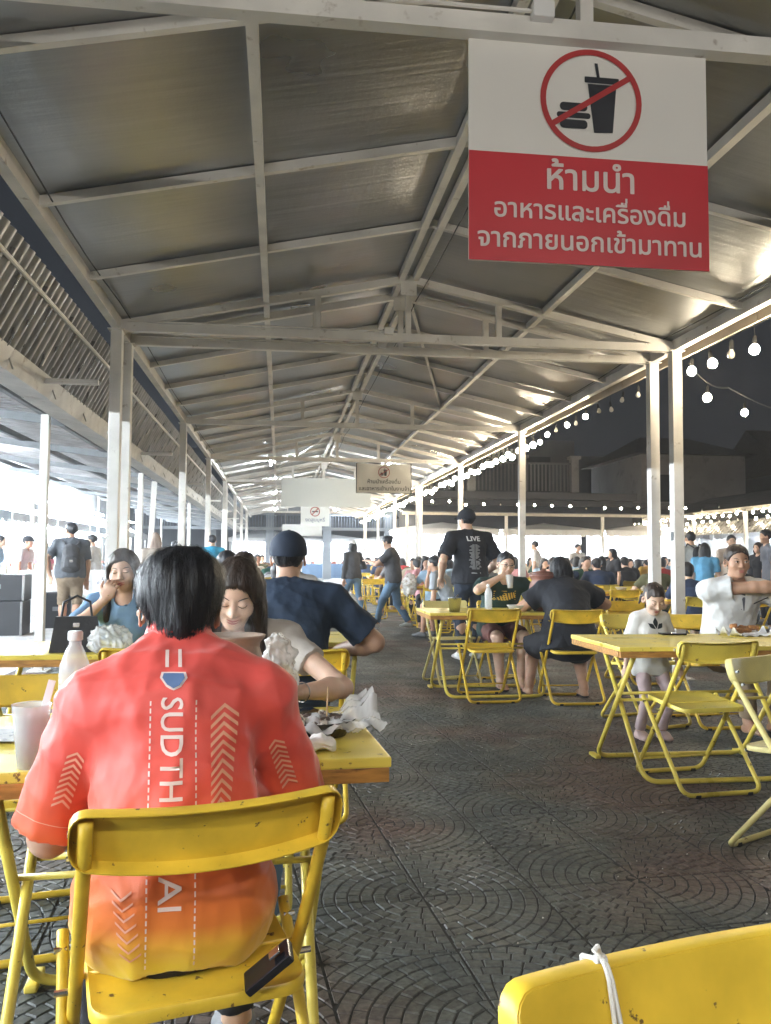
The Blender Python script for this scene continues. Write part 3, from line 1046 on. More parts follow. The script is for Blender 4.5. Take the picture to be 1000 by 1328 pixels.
# concrete frame and second storey at the far end
FE = mat('dark_concrete', (.16, .17, .18), .8, noise=.15, nscale=1.2)  # dark grey is the concrete's own colour
FE2 = mat('grey_blue_column', (.3, .33, .36), .7, noise=.1, nscale=1.5)
fb = empty('parking_building', (8, 50, 0), 0, 'dark concrete building with open ground floor and railings at the far end', 'building')
for x in (-12, -8.6, -5.2, -1.5, 2.4, 3.9, 7.6, 11.4, 15.2, 19):
    MB().box((x, -5 if x in (2.4, 3.9) else 0, 2.1), (.5, .5, 4.2), bev=.02).build('column', FE2, fb)
MB().box((4, 3, 4.5), (40, 14, .5)).build('floor_slab', FE, fb)
for y in (-3.6, -1.2, 1.2):
    MB().box((4, y, 4.1), (40, .25, .35)).build('ceiling_beam', FE2, fb)
MB().box((4, 8, 6.6), (36, 4, 3.8)).build('upper_wall', mat('dark_wall', (.05, .052, .06), .9, noise=.15, nscale=1), fb)  # near-black wall colour with slight mottling
b = MB()
for x in np.arange(-15.6, 23.6, .16):
    b.box((x, -3.0, 3.25), (.045, .03, .75))
tag(b.build('railing_bars', mat('railing_paint', (.2, .23, .28), .6), fb), kind='stuff')
MB().box((4, -3.0, 3.64), (40, .06, .05)).build('hand_rail', FE2, fb)
MB().box((4, -3.0, 2.86), (40, .2, .16)).build('balcony_edge', FE2, fb)
for i, x in enumerate(np.arange(-6, 16, 2.2)):
    b = MB(); b.tube([(x, -4.6, 4.2), (x, -4.6, 3.55)], .012, 6); b.lathe([(.03, .14), (.06, .12), (.2, .0), (.19, 0), (.05, .11)], 14, (x, -4.6, 3.42)); b.build('pendant_shade', RUBBER, fb)
for i, x in enumerate((-9.0, -5.0, -1.0, 3.0, 7.0, 11.0)):
    place = 'under the railings of the far building, %s from the left' % (['first', 'second', 'third', 'fourth', 'fifth', 'sixth'][i])
    t = stall(8 + x, 51.5, -math.pi / 2, 3.9, 'white canopy stall ' + place, (i + 1) % 4, VINYL, 'white stalls at the far end')
    tube_lamp(8 + x, 51.9, 2.35, 'white tube lamp over the far end stalls', 'x', 2.4, m=LTUBEM)
tube_lamp(9.5, 45.5, 3.95, 'long white tube lamp under the far concrete ceiling', 'x', 3.4)
tube_lamp(13.5, 45.5, 3.95, 'long white tube lamp under the far concrete ceiling, right one', 'x', 3.4)
tube_lamp(4.5, 46.8, 3.95, 'long white tube lamp under the far concrete ceiling, left one', 'x', 3.4)

# dark house behind with balcony balustrade and pale wall
HW = mat('dark_house_wall', (.07, .072, .08), .9, noise=.2, nscale=.8)
HW2 = mat('pale_house_wall', (.26, .25, .25), .9, noise=.12, nscale=.7, col2=(.15, .15, .15), c2lo=.55, c2hi=.7, c2scale=1.2)
HR = mat('house_roof_tiles', (.05, .045, .045), .85, noise=.3, nscale=12)
hs = empty('house', (14, 38, 0), 0, 'dark two storey house with balustraded terrace behind the right canopy', 'house')
MB().box((-2, 1, 1.9), (12, 6, 3.9)).build('ground_floor', HW, hs)
MB().box((-1.6, -2.0, 4.02), (12.8, 1.0, .3)).build('terrace_slab', mat('terrace_grey', (.12, .12, .13), .9), hs)
MB().box((-2.6, 3, 5.6), (6, 3, 3.0)).build('upper_floor', HW, hs)
MB().box((-1.4, 1.44, 5.2), (1.1, .06, 2.1)).build('terrace_door', mat('dark_glass', (.03, .035, .04), .2), hs)
for x in (-7.6, -5.7, -3.4, -1.0):
    b = MB(); b.box((x, -2.3, 4.95), (.34, .34, 1.5), bev=.02); b.box((x, -2.3, 5.75), (.5, .5, .14), bev=.02); b.build('balustrade_pillar', HW2, hs)
b = MB()
for x in np.arange(-7.4, -1.1, .17): b.box((x, -2.3, 4.85), (.06, .06, 1.2))
b.box((-4.3, -2.3, 5.48), (6.6, .1, .08))
tag(b.build('balusters', mat('baluster_grey', (.13, .13, .14), .8), hs), kind='stuff')
for i, (x0, x1) in enumerate(((-7.5, -6.4), (-5.4, -3.6))):
    for x in np.arange(x0, x1, .2):
        b = MB(); b.add([(x, -2.6, 6.05), (x + .13, -2.6, 6.05), (x + .2, -2.25, 5.7), (x + .07, -2.25, 5.7), (x, -2.62, 6.05), (x + .13, -2.62, 6.05), (x + .2, -2.27, 5.7), (x + .07, -2.27, 5.7)], [(0, 1, 2, 3), (7, 6, 5, 4), (0, 4, 5, 1), (2, 6, 7, 3)])
        b.build('awning_slat', mat('pale_slat', (.62, .62, .6), .6), hs)
ha = empty('annexe_house', (18.3, 38, 0), 0, 'pale walled house with dark pitched roof behind the twin right posts', 'house')
MB().box((0, 0, 2.95), (4.9, 6, 5.9)).build('wall', HW2, ha)
b = MB()
b.add([(-2.9, -3.4, 5.9), (2.9, -3.4, 5.9), (2.9, 3.4, 5.9), (-2.9, 3.4, 5.9), (-1.2, 0, 7.1), (1.2, 0, 7.1)], [(0, 1, 5, 4), (1, 2, 5), (2, 3, 4, 5), (3, 0, 4), (3, 2, 1, 0)])
b.build('roof', HR, ha)
MB().box((-1.2, -3.03, 4.4), (1.0, .06, 1.2)).build('window', mat('dark_glass', (.03, .035, .04), .2), ha)
hb = empty('corner_house', (27.5, 38, 0), 0, 'unlit house with gabled roof at the right edge of the photo', 'house')
MB().box((0, 0, 2.6), (9, 6, 5.2)).build('wall', HW, hb)
b = MB()
b.add([(-4.9, -3.5, 5.2), (4.9, -3.5, 5.2), (4.9, 3.5, 5.2), (-4.9, 3.5, 5.2), (-4.9, 0, 7.6), (4.9, 0, 7.6)], [(0, 1, 5, 4), (1, 2, 5), (2, 3, 4, 5), (3, 0, 4), (3, 2, 1, 0)])
b.build('roof', HR, hb)
MB().box((-2.9, -3.05, 4.2), (1.5, .08, 1.3)).build('window', mat('lit_window', (.5, .5, .5), .4, emit=(.7, .8, .9), estr=.25), hb)
MB().box((-2.9, -3.08, 4.2), (.08, .04, 1.3)).build('window_mullion', HW2, hb)

# ------------------------------------------------------------------ string lights
GLASS_ON = mat('lit_warm_bulb', (.9, .85, .7), .3, emit=(1.0, .84, .6), estr=BULB)
GLASS_OFF = mat('unlit_bulb_glass', (.7, .68, .62), .25)
def bulb_meshes():
    a = MB(); a.lathe([(.013, .035), (.016, .0), (.016, -.03), (.012, -.034)], 10); sock = a.mesh('socket', RUBBER, True)
    g = [(.011, -.03), (.016, -.042), (.025, -.06), (.028, -.076), (.025, -.092), (.014, -.102), (0, -.106)]
    on = MB().lathe([(.012, -.03), (.024, -.04), (.033, -.054), (.036, -.07), (.033, -.086), (.024, -.1), (.01, -.107), (0, -.108)], 14).mesh('bulb', GLASS_ON, 'full')  # lit globe made fatter than the unlit one, bloom put into its shape
    off = MB().lathe(g, 12).mesh('bulb', GLASS_OFF, 'full')
    return sock, on, off
SOCK, ON, OFF = bulb_meshes()
def string_lights(pts, spacing, label, drop=.08, sag=.0, off=(), pr=0.0, scale=1.0, group=None):
    pts = [Vector(p) for p in pts]
    t = empty('string_lights', pts[0], 0, label, 'string lights', group)
    o0 = pts[0]
    path = []; acc = []
    for a, c in zip(pts, pts[1:]):
        n = max(2, int((c - a).length / .25))
        for i in range(n):
            f = i / n
            path.append(a.lerp(c, f) - Vector((0, 0, sag * 4 * f * (1 - f))) - o0)
    path.append(pts[-1] - o0)
    MB().tube(path, .004 * scale, 5).build('cable', RUBBER, t)
    L = 0; nxt = spacing / 2; k = 0
    wires = MB()
    for a, c in zip(path, path[1:]):
        seg = (c - a).length
        while nxt < L + seg:
            p = a.lerp(c, (nxt - L) / seg)
            dr = drop * random.uniform(.6, 1.5)
            if k % 7 == 3: dr += drop * 1.2
            q = p - Vector((0, 0, dr))
            wires.tube([p, q], .003, 4)
            unlit = k in off or random.random() < pr
            s = bpy.data.objects.new('bulb', OFF if unlit else ON)
            link(s, t); s.location = q - Vector((0, 0, .02)); s.scale = (scale,) * 3
            s.rotation_euler = (random.uniform(-.2, .2), random.uniform(-.2, .2), 0)
            e = bpy.data.objects.new('socket', SOCK); link(e, s)
            nxt += spacing * random.uniform(.92, 1.08); k += 1
        L += seg
    wires.build('wire_drops', RUBBER, t)
    return t
string_lights([(4.27, 5.6, 3.34), (4.27, 8.6, 3.36)], .4, 'near string of warm bulbs along the right eave in front of the twin posts', .05, off=(4,), scale=1.25)
string_lights([(4.27, 8.9, 3.36), (4.27, 13.4, 3.35)], .42, 'mostly unlit string of bulbs along the right eave beyond the twin posts', .05, off=(1, 2, 3, 4, 6, 8))
string_lights([(4.27, 13.5, 3.35), (4.27, 44, 3.35)], .4, 'long glowing string of warm bulbs receding along the right eave', .07, pr=.12, scale=1.4)
string_lights([(4.3, 8.3, 3.3), (6.0, 10.5, 3.55), (9.5, 14, 3.9), (13, 17, 4.3)], 2.3, 'sparse string of bulbs in the dark sky right of the twin posts', .1, sag=.1, scale=1.3)
string_lights([(4.3, 28.4, 3.42), (16, 28, 3.25)], .62, 'string of small bulbs crossing the square in front of the dark house', .06, sag=.12, pr=.2)
string_lights([(15.9, 12, 3.0), (15.9, 45, 3.0)], .5, 'front row of warm bulbs along the right canopy eave', .05, pr=.1, scale=1.2)
string_lights([(16.6, 14, 2.86), (16.6, 45, 2.86)], .62, 'rear row of warm bulbs under the right canopy', .05, pr=.1, scale=1.2)
string_lights([(7.5, 41, 3.0), (15.9, 40.5, 3.0)], .5, 'row of warm bulbs closing the far end of the square', .05, pr=.1)

# ================================================================== SIGNS
SW = mat('sign_white', (.78, .76, .72), .45, noise=.03, nscale=2)
SRED = mat('sign_red', (.52, .022, .032), .42, noise=.05, nscale=3)
SBLK = mat('sign_black', (.012, .013, .018), .4)
SPINK = mat('sign_lettering', (.76, .66, .63), .45)
def flat(pts, y, name, m, par, mi=None):
    """pts: list of outlines (x,z) at depth y, facing -Y"""
    b = MB()
    for p in pts:
        b.add([(x, y, z) for x, z in p], [tuple(range(len(p)))])
    return b.build(name, m, par)
def ring_poly(cx, cz, r0, r1, n=48):
    q = []
    for i in range(n):
        a, c = 2 * math.pi * i / n, 2 * math.pi * (i + 1) / n
        q.append([(cx + r0 * math.cos(a), cz + r0 * math.sin(a)), (cx + r1 * math.cos(a), cz + r1 * math.sin(a)), (cx + r1 * math.cos(c), cz + r1 * math.sin(c)), (cx + r0 * math.cos(c), cz + r0 * math.sin(c))])
    return q
def letters(body, size, x, y, z, m, par, width=None, bold=.016):
    tones = []
    while '\u0e37\u0e48' in body:            # a tone mark over a vowel sign stands one storey higher
        i = body.index('\u0e37\u0e48')
        tones.append(i + 1); body = body[:i + 1] + body[i + 2:]
    V, F = text_mesh(body, size, bold)
    if tones:
        x_left = min(v[0] for v in V)
        for i in tones:
            PV, _ = text_mesh(body[:i], size, bold, 'LEFT')
            xr = x_left + max(v[0] for v in PV) - min(v[0] for v in PV); zt_ = max(v[1] for v in PV)
            n = len(V)
            a, c = xr - .13 * size, xr - .045 * size
            V += [(a, zt_ - .02 * size, .003), (c, zt_ - .02 * size, .003), (c, zt_ + .16 * size, .003), (a, zt_ + .16 * size, .003)]
            F += [(n, n + 1, n + 2, n + 3)]
    w = max(v[0] for v in V) - min(v[0] for v in V); cx = (max(v[0] for v in V) + min(v[0] for v in V)) / 2
    k = 1 if width is None else width / w
    b = MB(); b.add([((v[0] - cx) * k + x, y - v[2], v[1] * k + z) for v in V], F)
    return b.build('lettering', m, par)
def rrect(x0, z0, x1, z1, r, n=5):
    out = []
    for cx, cz, a0 in ((x1 - r, z0 + r, -90), (x1 - r, z1 - r, 0), (x0 + r, z1 - r, 90), (x0 + r, z0 + r, 180)):
        for i in range(n + 1):
            a = R(a0 + 90 * i / n); out.append((cx + r * math.cos(a), cz + r * math.sin(a)))
    return out
def no_food_symbol(par, cx, cz, s, y, red, blk, white):
    """s = ring outer radius"""
    dy = .0012
    k = s
    flat([[(cx + .05 * k + .0, cz - .62 * k), (cx + .42 * k, cz - .6 * k), (cx + .5 * k, cz + .33 * k), (cx - .07 * k, cz + .33 * k)]], y - dy, 'cup_symbol', blk, par)
    flat([rrect(cx - .13 * k, cz + .35 * k, cx + .55 * k, cz + .47 * k, .02 * k)], y - dy, 'cup_lid_symbol', blk, par)
    flat([[(cx + .11 * k, cz + .47 * k), (cx + .17 * k, cz + .47 * k), (cx + .13 * k, cz + .74 * k), (cx + .07 * k, cz + .74 * k)]], y - dy, 'straw_symbol', blk, par)
    flat([rrect(cx - .62 * k, cz - .22 * k, cx - .08 * k, cz - .06 * k, .075 * k), rrect(cx - .68 * k, cz - .36 * k, cx - .02 * k, cz - .25 * k, .05 * k), rrect(cx - .62 * k, cz - .56 * k, cx - .08 * k, cz - .39 * k, .07 * k)], y - dy, 'burger_symbol', blk, par)
    flat(ring_poly(cx, cz, .89 * k, k), y - 2 * dy, 'ring', red, par)
    a = R(33); w = .055 * k; c, s_ = math.cos(a), math.sin(a); L = .93 * k
    flat([[(cx - L * c + w * s_, cz - L * s_ - w * c), (cx + L * c + w * s_, cz + L * s_ - w * c), (cx + L * c - w * s_, cz + L * s_ + w * c), (cx - L * c - w * s_, cz - L * s_ + w * c)]], y - 3 * dy, 'slash', red, par)
sg = empty('hanging_sign', (1.272, 3.27, 2.895), 0, 'large white and red hanging sign forbidding outside food and drinks, Thai lettering', 'sign')
W2 = .521
MB().box((0, .008, .008), (2 * W2, .012, .958), bev=.002).build('board', SW, sg)
flat([[(-W2, -.4705), (W2, -.4705), (W2, -.012), (-W2, -.012)]], -.0005, 'red_field', SRED, sg)
no_food_symbol(sg, .005, .235, .222, -.001, mat('sign_ring_red', (.4, .03, .03), .45), SBLK, SW)
letters('ห้ามนำ', .165, .0, -.0025, -.155, SPINK, sg, .38)
letters('อาหารและเครื่องดื่ม', .12, .0, -.0025, -.285, SPINK, sg, .83)
flat([[(-.0505, -.2915), (-.0385, -.2915), (-.0385, -.258), (-.0505, -.258)]], -.0062, 'lettering', SPINK, sg)
letters('จากภายนอกเข้ามาทาน', .12, .0, -.0025, -.412, SPINK, sg, .97)
b = MB()
for x in (-.45, .45): b.beam((x, .01, .487), (x, .04, .53), .02, .004)
b.build('hanger', STEEL, sg)

bn = empty('banner', (2.29, 18.42, 3.0), 0, 'small white cloth banner with Thai handwriting and red no-food circle', 'banner')
BW = mat('banner_cloth', (.55, .54, .5), .8)
b = MB(); nx, nz = 24, 14
vs = []
for i in range(nx + 1):
    for j in range(nz + 1):
        u, v = i / nx * 2 - 1, j / nz * 2 - 1
        f = .02 * math.cos(u * 2.8) * (v > -.2) * math.sin((v + .2) * 2.6 + abs(u) * 2) + .012 * math.sin(u * 5 + v * 2)
        vs.append((u * .61, f, v * .33 - (.02 * (1 - u * u) if v > .5 else 0)))
b.add(vs, [(i * (nz + 1) + j, (i + 1) * (nz + 1) + j, (i + 1) * (nz + 1) + j + 1, i * (nz + 1) + j + 1) for i in range(nx) for j in range(nz)])
b.build('cloth', BW, bn, 'full')
b = MB()
for z in (-.335, .335): b.beam((-.62, 0, z), (.62, 0, z), .02, .012)
for x in (-.615, .615): b.beam((x, 0, -.33), (x, 0, .33), .02, .012, up=(0, 1, 0))
b.build('frame', RUBBER, bn)
no_food_symbol(bn, 0, .13, .13, -.035, mat('banner_red', (.3, .05, .04), .6), SBLK, SW)
letters('ห้ามนำเครื่องดื่ม', .12, 0, -.038, -.12, SBLK, bn, .74, .01)
letters('และอาหารเข้ามาในงานจ้า', .12, 0, -.038, -.275, SBLK, bn, 1.12, .01)

bl = empty('blank_board', (1.3, 23.8, 3.08), 0, 'long blank pale board hanging under a truss behind the cloth banner', 'board')
MB().box((0, 0, 0), (2.56, .03, .82), bev=.004).build('board', mat('pale_board', (.55, .57, .54), .5, noise=.04, nscale=1), bl)
b = MB()
for x in (-1.1, 1.1): b.beam((x, 0, .4), (x, 0, .5), .02, .02)
b.build('hanger', STEEL, bl)
ns = empty('no_smoking_sign', (1.16, 28.0, 2.63), 0, 'small white no-smoking sign with Thai lettering hanging below the blank board', 'sign')
MB().box((0, 0, 0), (.96, .02, .7), bev=.003).build('board', mat('pale_board', (.55, .57, .54), .5), ns)
flat(ring_poly(0, .14, .135, .165, 32), -.013, 'ring', mat('banner_red', (.3, .05, .04), .6), ns)
flat([[(-.1, .12), (.1, .12), (.1, .16), (-.1, .16)]], -.012, 'cigarette_symbol', SBLK, ns)
flat([[(-.12, .04), (-.09, .02), (.12, .24), (.09, .26)]], -.014, 'slash', mat('banner_red', (.3, .05, .04), .6), ns)
letters('งดสูบบุหรี่', .2, 0, -.013, -.19, mat('sign_grey_blue', (.1, .13, .2), .5), ns, .66, .012)
b = MB()
for x in (-.4, .4): b.beam((x, 0, .35), (x, 0, .8), .01, .01)
b.build('hanger', RUBBER, ns)
fbld = empty('lower_white_board', (.8, 30.4, 2.22), 0, 'lowest blank white board, further back than the no-smoking sign', 'board')
MB().box((0, 0, 0), (1.43, .03, .42), bev=.004).build('board', mat('pale_board2', (.62, .64, .62), .5), fbld)
b = MB()
for x in (-.6, .6): b.beam((x, 0, .2), (x, 0, 1.2), .012, .012)
b.build('hanger', STEEL, fbld)

# ================================================================== CHAIRS AND TABLES
def tray(w=.455, h=.09, d=.03, sagx=.028, bul=.012):
    """pressed backrest: curved panel with rolled rim towards -Y"""
    bm = bmesh.new()
    NX, NZ = 28, 6
    def top(x):
        t = abs(x) / (w / 2); r = .10
        return h / 2 - (0.028 * (1 - math.sqrt(max(0, 1 - ((t - (1 - r)) / r) ** 2))) if t > 1 - r else 0)
    def bot(x):
        t = abs(x) / (w / 2); r = .12
        return -h / 2 - bul * (1 - t * t) + (0.035 * (1 - math.sqrt(max(0, 1 - ((t - (1 - r)) / r) ** 2))) if t > 1 - r else 0)
    def yb(x): return -sagx * (1 - (x / (w / 2)) ** 2)
    xs = [w / 2 * math.sin(math.pi / 2 * (i / NX * 2 - 1)) for i in range(NX + 1)]
    G = [[bm.verts.new((x, yb(x), bot(x) + (top(x) - bot(x)) * j / NZ)) for j in range(NZ + 1)] for x in xs]
    for i in range(NX):
        for j in range(NZ):
            bm.faces.new((G[i][j], G[i + 1][j], G[i + 1][j + 1], G[i][j + 1]))
    loop = [G[i][0] for i in range(NX + 1)] + [G[NX][j] for j in range(1, NZ + 1)] + [G[i][NZ] for i in range(NX - 1, -1, -1)] + [G[0][j] for j in range(NZ - 1, 0, -1)]
    prev = loop
    cz = sum(v.co.z for v in loop) / len(loop)
    for (off, dd) in ((.004, -.006), (.005, -d)):
        cur = []
        for v in loop:
            s = Vector((v.co.x / (w / 2), 0, (v.co.z) / (h / 2)))
            s = Vector((max(-1, min(1, s.x)) ** 7, 0, s.z))
            s.normalize()
            cur.append(bm.verts.new((v.co.x + s.x * off, v.co.y + dd, v.co.z + s.z * off)))
        n = len(loop)
        for i in range(n):
            bm.faces.new((prev[i], prev[(i + 1) % n], cur[(i + 1) % n], cur[i]))
        prev = cur
    vs = [v.co.copy() for v in bm.verts]; bm.verts.index_update()
    fs = [[v.index for v in f.verts] for f in bm.faces]
    bm.free()
    me = bpy.data.meshes.new('backrest'); me.from_pydata(vs, [], fs)
    o = bpy.data.objects.new('backrest', me); COL.objects.link(o)
    md = o.modifiers.new('s', 'SOLIDIFY'); md.thickness = .0022; md.offset = 0
    dg = bpy.context.evaluated_depsgraph_get()
    m2 = bpy.data.meshes.new_from_object(o.evaluated_get(dg)); bpy.data.objects.remove(o)
    m2.polygons.foreach_set('use_smooth', [True] * len(m2.polygons)); m2.set_sharp_from_angle(angle=R(42))
    m2.name = 'backrest'
    return m2
def chair_meshes(m):
    tilt = math.atan2(.465, .785)      # slope of the long front frame
    out = {}
    br = tray(); br.materials.append(m)
    M = Matrix.Translation((0, -.205, .745)) @ Matrix.Rotation(R(16), 4, 'X')
    br.transform(M)
    out['backrest'] = br
    w1, w2 = .207, .2
    f1 = fillet([(-w1, -.236, .772), (-w1, -.222, .71), (-w1, -.09, .50), (-w1, .25, .013), (w1, .25, .013), (w1, -.09, .50), (w1, -.222, .71), (w1, -.236, .772)], .06, 6)
    b = MB(); b.tube(f1, .0125, 10); 
    b.tube([(-w1, -.045, .44), (w1, -.045, .44)], .006, 6)
    b.tube([(-w1, .19, .1), (w1, .19, .1)], .006, 6)
    out['front_frame'] = b.mesh('front_frame', m, 'full')
    w2 = .226
    f2 = fillet([(-w2, .13, .455), (-w2, .08, .40), (-w2, -.25, .013), (w2, -.25, .013), (w2, .08, .40), (w2, .13, .455)], .06, 6)
    b = MB(); b.tube(f2, .0122, 10)
    for s in (-1, 1):
        b.lathe([(0, 0), (.011, .0), (.008, .006), (0, .007)], 8, (s * .0, 0, 0)) if False else None
    out['rear_frame'] = b.mesh('rear_frame', m, 'full')
    # seat: pressed sheet with rolled rim
    b = MB()
    pr = rrect(-.19, -.21, .19, .165, .05, 6)
    n = len(pr)
    L = [(1.0, -.022), (1.006, -.006), (.985, .0), (.93, -.002), (.9, -.004)]
    vs = []
    for k, z in L: vs += [(x * k, (y - .01) * k + .01, z) for x, y in pr]
    fs = [(r_ * n + i, r_ * n + (i + 1) % n, (r_ + 1) * n + (i + 1) % n, (r_ + 1) * n + i) for r_ in range(len(L) - 1) for i in range(n)]
    fs.append(tuple((len(L) - 1) * n + i for i in range(n)))
    b.add([(x, y, z) for x, y, z in vs], fs)
    b.add([(x * .985, (y - .01) * .985 + .01, -.02) for x, y in pr], [tuple(range(n - 1, -1, -1))])
    me = b.mesh('seat', m, 'full'); me.set_sharp_from_angle(angle=R(50))
    me.transform(Matrix.Translation((0, .01, .45)) @ Matrix.Rotation(R(4), 4, 'X'))
    out['seat'] = me
    b = MB()
    for s in (-1, 1):
        for (y, z) in ((-.02, .405), (-.19, .74), (-.165, .69), (.1, .43)):
            b.tube([(s * .219, y, z), (s * .243 if z < .5 else s * .233, y, z)], .0065, 8)
    out['rivets'] = b.mesh('rivets', ALU)
    b = MB()
    for s in (-1, 1):
        for y in (-.25, .25):
            b.box((s * .15, y, .008), (.03, .03, .016), bev=.004)
    out['rubber_foot'] = b.mesh('rubber_feet', RUBBER)
    return out
CM = {'y': chair_meshes(YELLOW), 'g': chair_meshes(YELLOW2), 'p': chair_meshes(YELLOWP)}
def chair(x, y, rot, label, kind='y', group=None, simple=False):
    t = empty('folding_chair', (x, y, 0), R(rot), label, 'chair', group)
    for k, me in CM[kind].items():
        if simple and k in ('rivets', 'rubber_foot'): continue
        o = link(bpy.data.objects.new(k, me), t)
        if k in ('rivets', 'rubber_foot'): o['kind'] = 'stuff'
    return t
def chair_back(x, y, rot, *a, **k):
    """place by the centre of the backrest"""
    r = R(rot)
    return chair(x + .205 * -math.sin(r), y + .205 * math.cos(r), rot, *a, **k)
def table_meshes(m, w=1.2, d=.75):
    out = {}
    b = MB(); b.box((0, 0, .728), (w, d, .024), bev=.005)
    o1 = b.mesh('table_top', m)
    out['table_top'] = o1
    b = MB()
    for s in (-1, 1):
        b.box((0, s * (d / 2 - .012), .7), (w - .01, .022, .034), bev=.003)
        b.box((s * (w / 2 - .012), 0, .7), (.022, d - .05, .034), bev=.003)
    out['edge_band'] = b.mesh('edge_band', EDGE)
    wx = w / 2 - .13; dy = d / 2 - .05
    f = fillet([(-wx, -dy + .06, .69), (-wx, dy - .02, .015), (wx, dy - .02, .015), (wx, -dy + .06, .69)], .09, 6)
    b = MB(); b.tube(f, .014, 10); b.tube([(-wx, -.0, .40), (wx, -.0, .40)], .009, 8); b.box((-wx, dy - .0, .014), (.035, .12, .02), bev=.006); b.box((wx, dy - .0, .014), (.035, .12, .02), bev=.006)
    out['leg_frame'] = b.mesh('leg_frame', m, 'full')
    wx2 = wx - .032
    f = fillet([(-wx2, dy - .06, .69), (-wx2, -dy + .02, .015), (wx2, -dy + .02, .015), (wx2, dy - .06, .69)], .09, 6)
    b = MB(); b.tube(f, .014, 10); b.tube([(-wx2, .05, .43), (wx2, .05, .43)], .009, 8)
    out['leg_frame2'] = b.mesh('leg_frame', m, 'full')
    return out
TM = {'y': table_meshes(YELLOW), 'g': table_meshes(YELLOW2), 'w': table_meshes(mat('cream_table_paint', (.6, .55, .38), .4, noise=.1))}
def table(x, y, rot, label, kind='g', group=None):
    t = empty('folding_table', (x, y, 0), R(rot), label, 'table', group)
    for k, me in TM[kind].items():
        link(bpy.data.objects.new('leg_frame' if k.startswith('leg') else k, me), t)
    return t

# ================================================================== PEOPLE
def skin(i):
    c = [(.52, .31, .21), (.58, .37, .26), (.42, .24, .155), (.64, .43, .32)][i]
    return mat('skin_%s' % ['warm', 'light', 'tan', 'pale'][i], c, .5, noise=.07, nscale=22, sss=.12, bump=.05, bscale=180)
HAIR = mat('black_hair', (.013, .013, .016), .46, noise=.5, nscale=60, stretch=(1, 1, .12), bump=.6, bscale=110)
HAIRB = mat('dark_brown_hair', (.03, .018, .012), .48, noise=.5, nscale=60, stretch=(1, 1, .12), bump=.6, bscale=110)
def cloth(name, c, **k):
    k.setdefault('noise', .08); k.setdefault('nscale', 14); k.setdefault('bump', .25); k.setdefault('bscale', 26); k.setdefault('rough', .82)
    return mat(name, c, **k)
def V3(*a): return Vector(a)

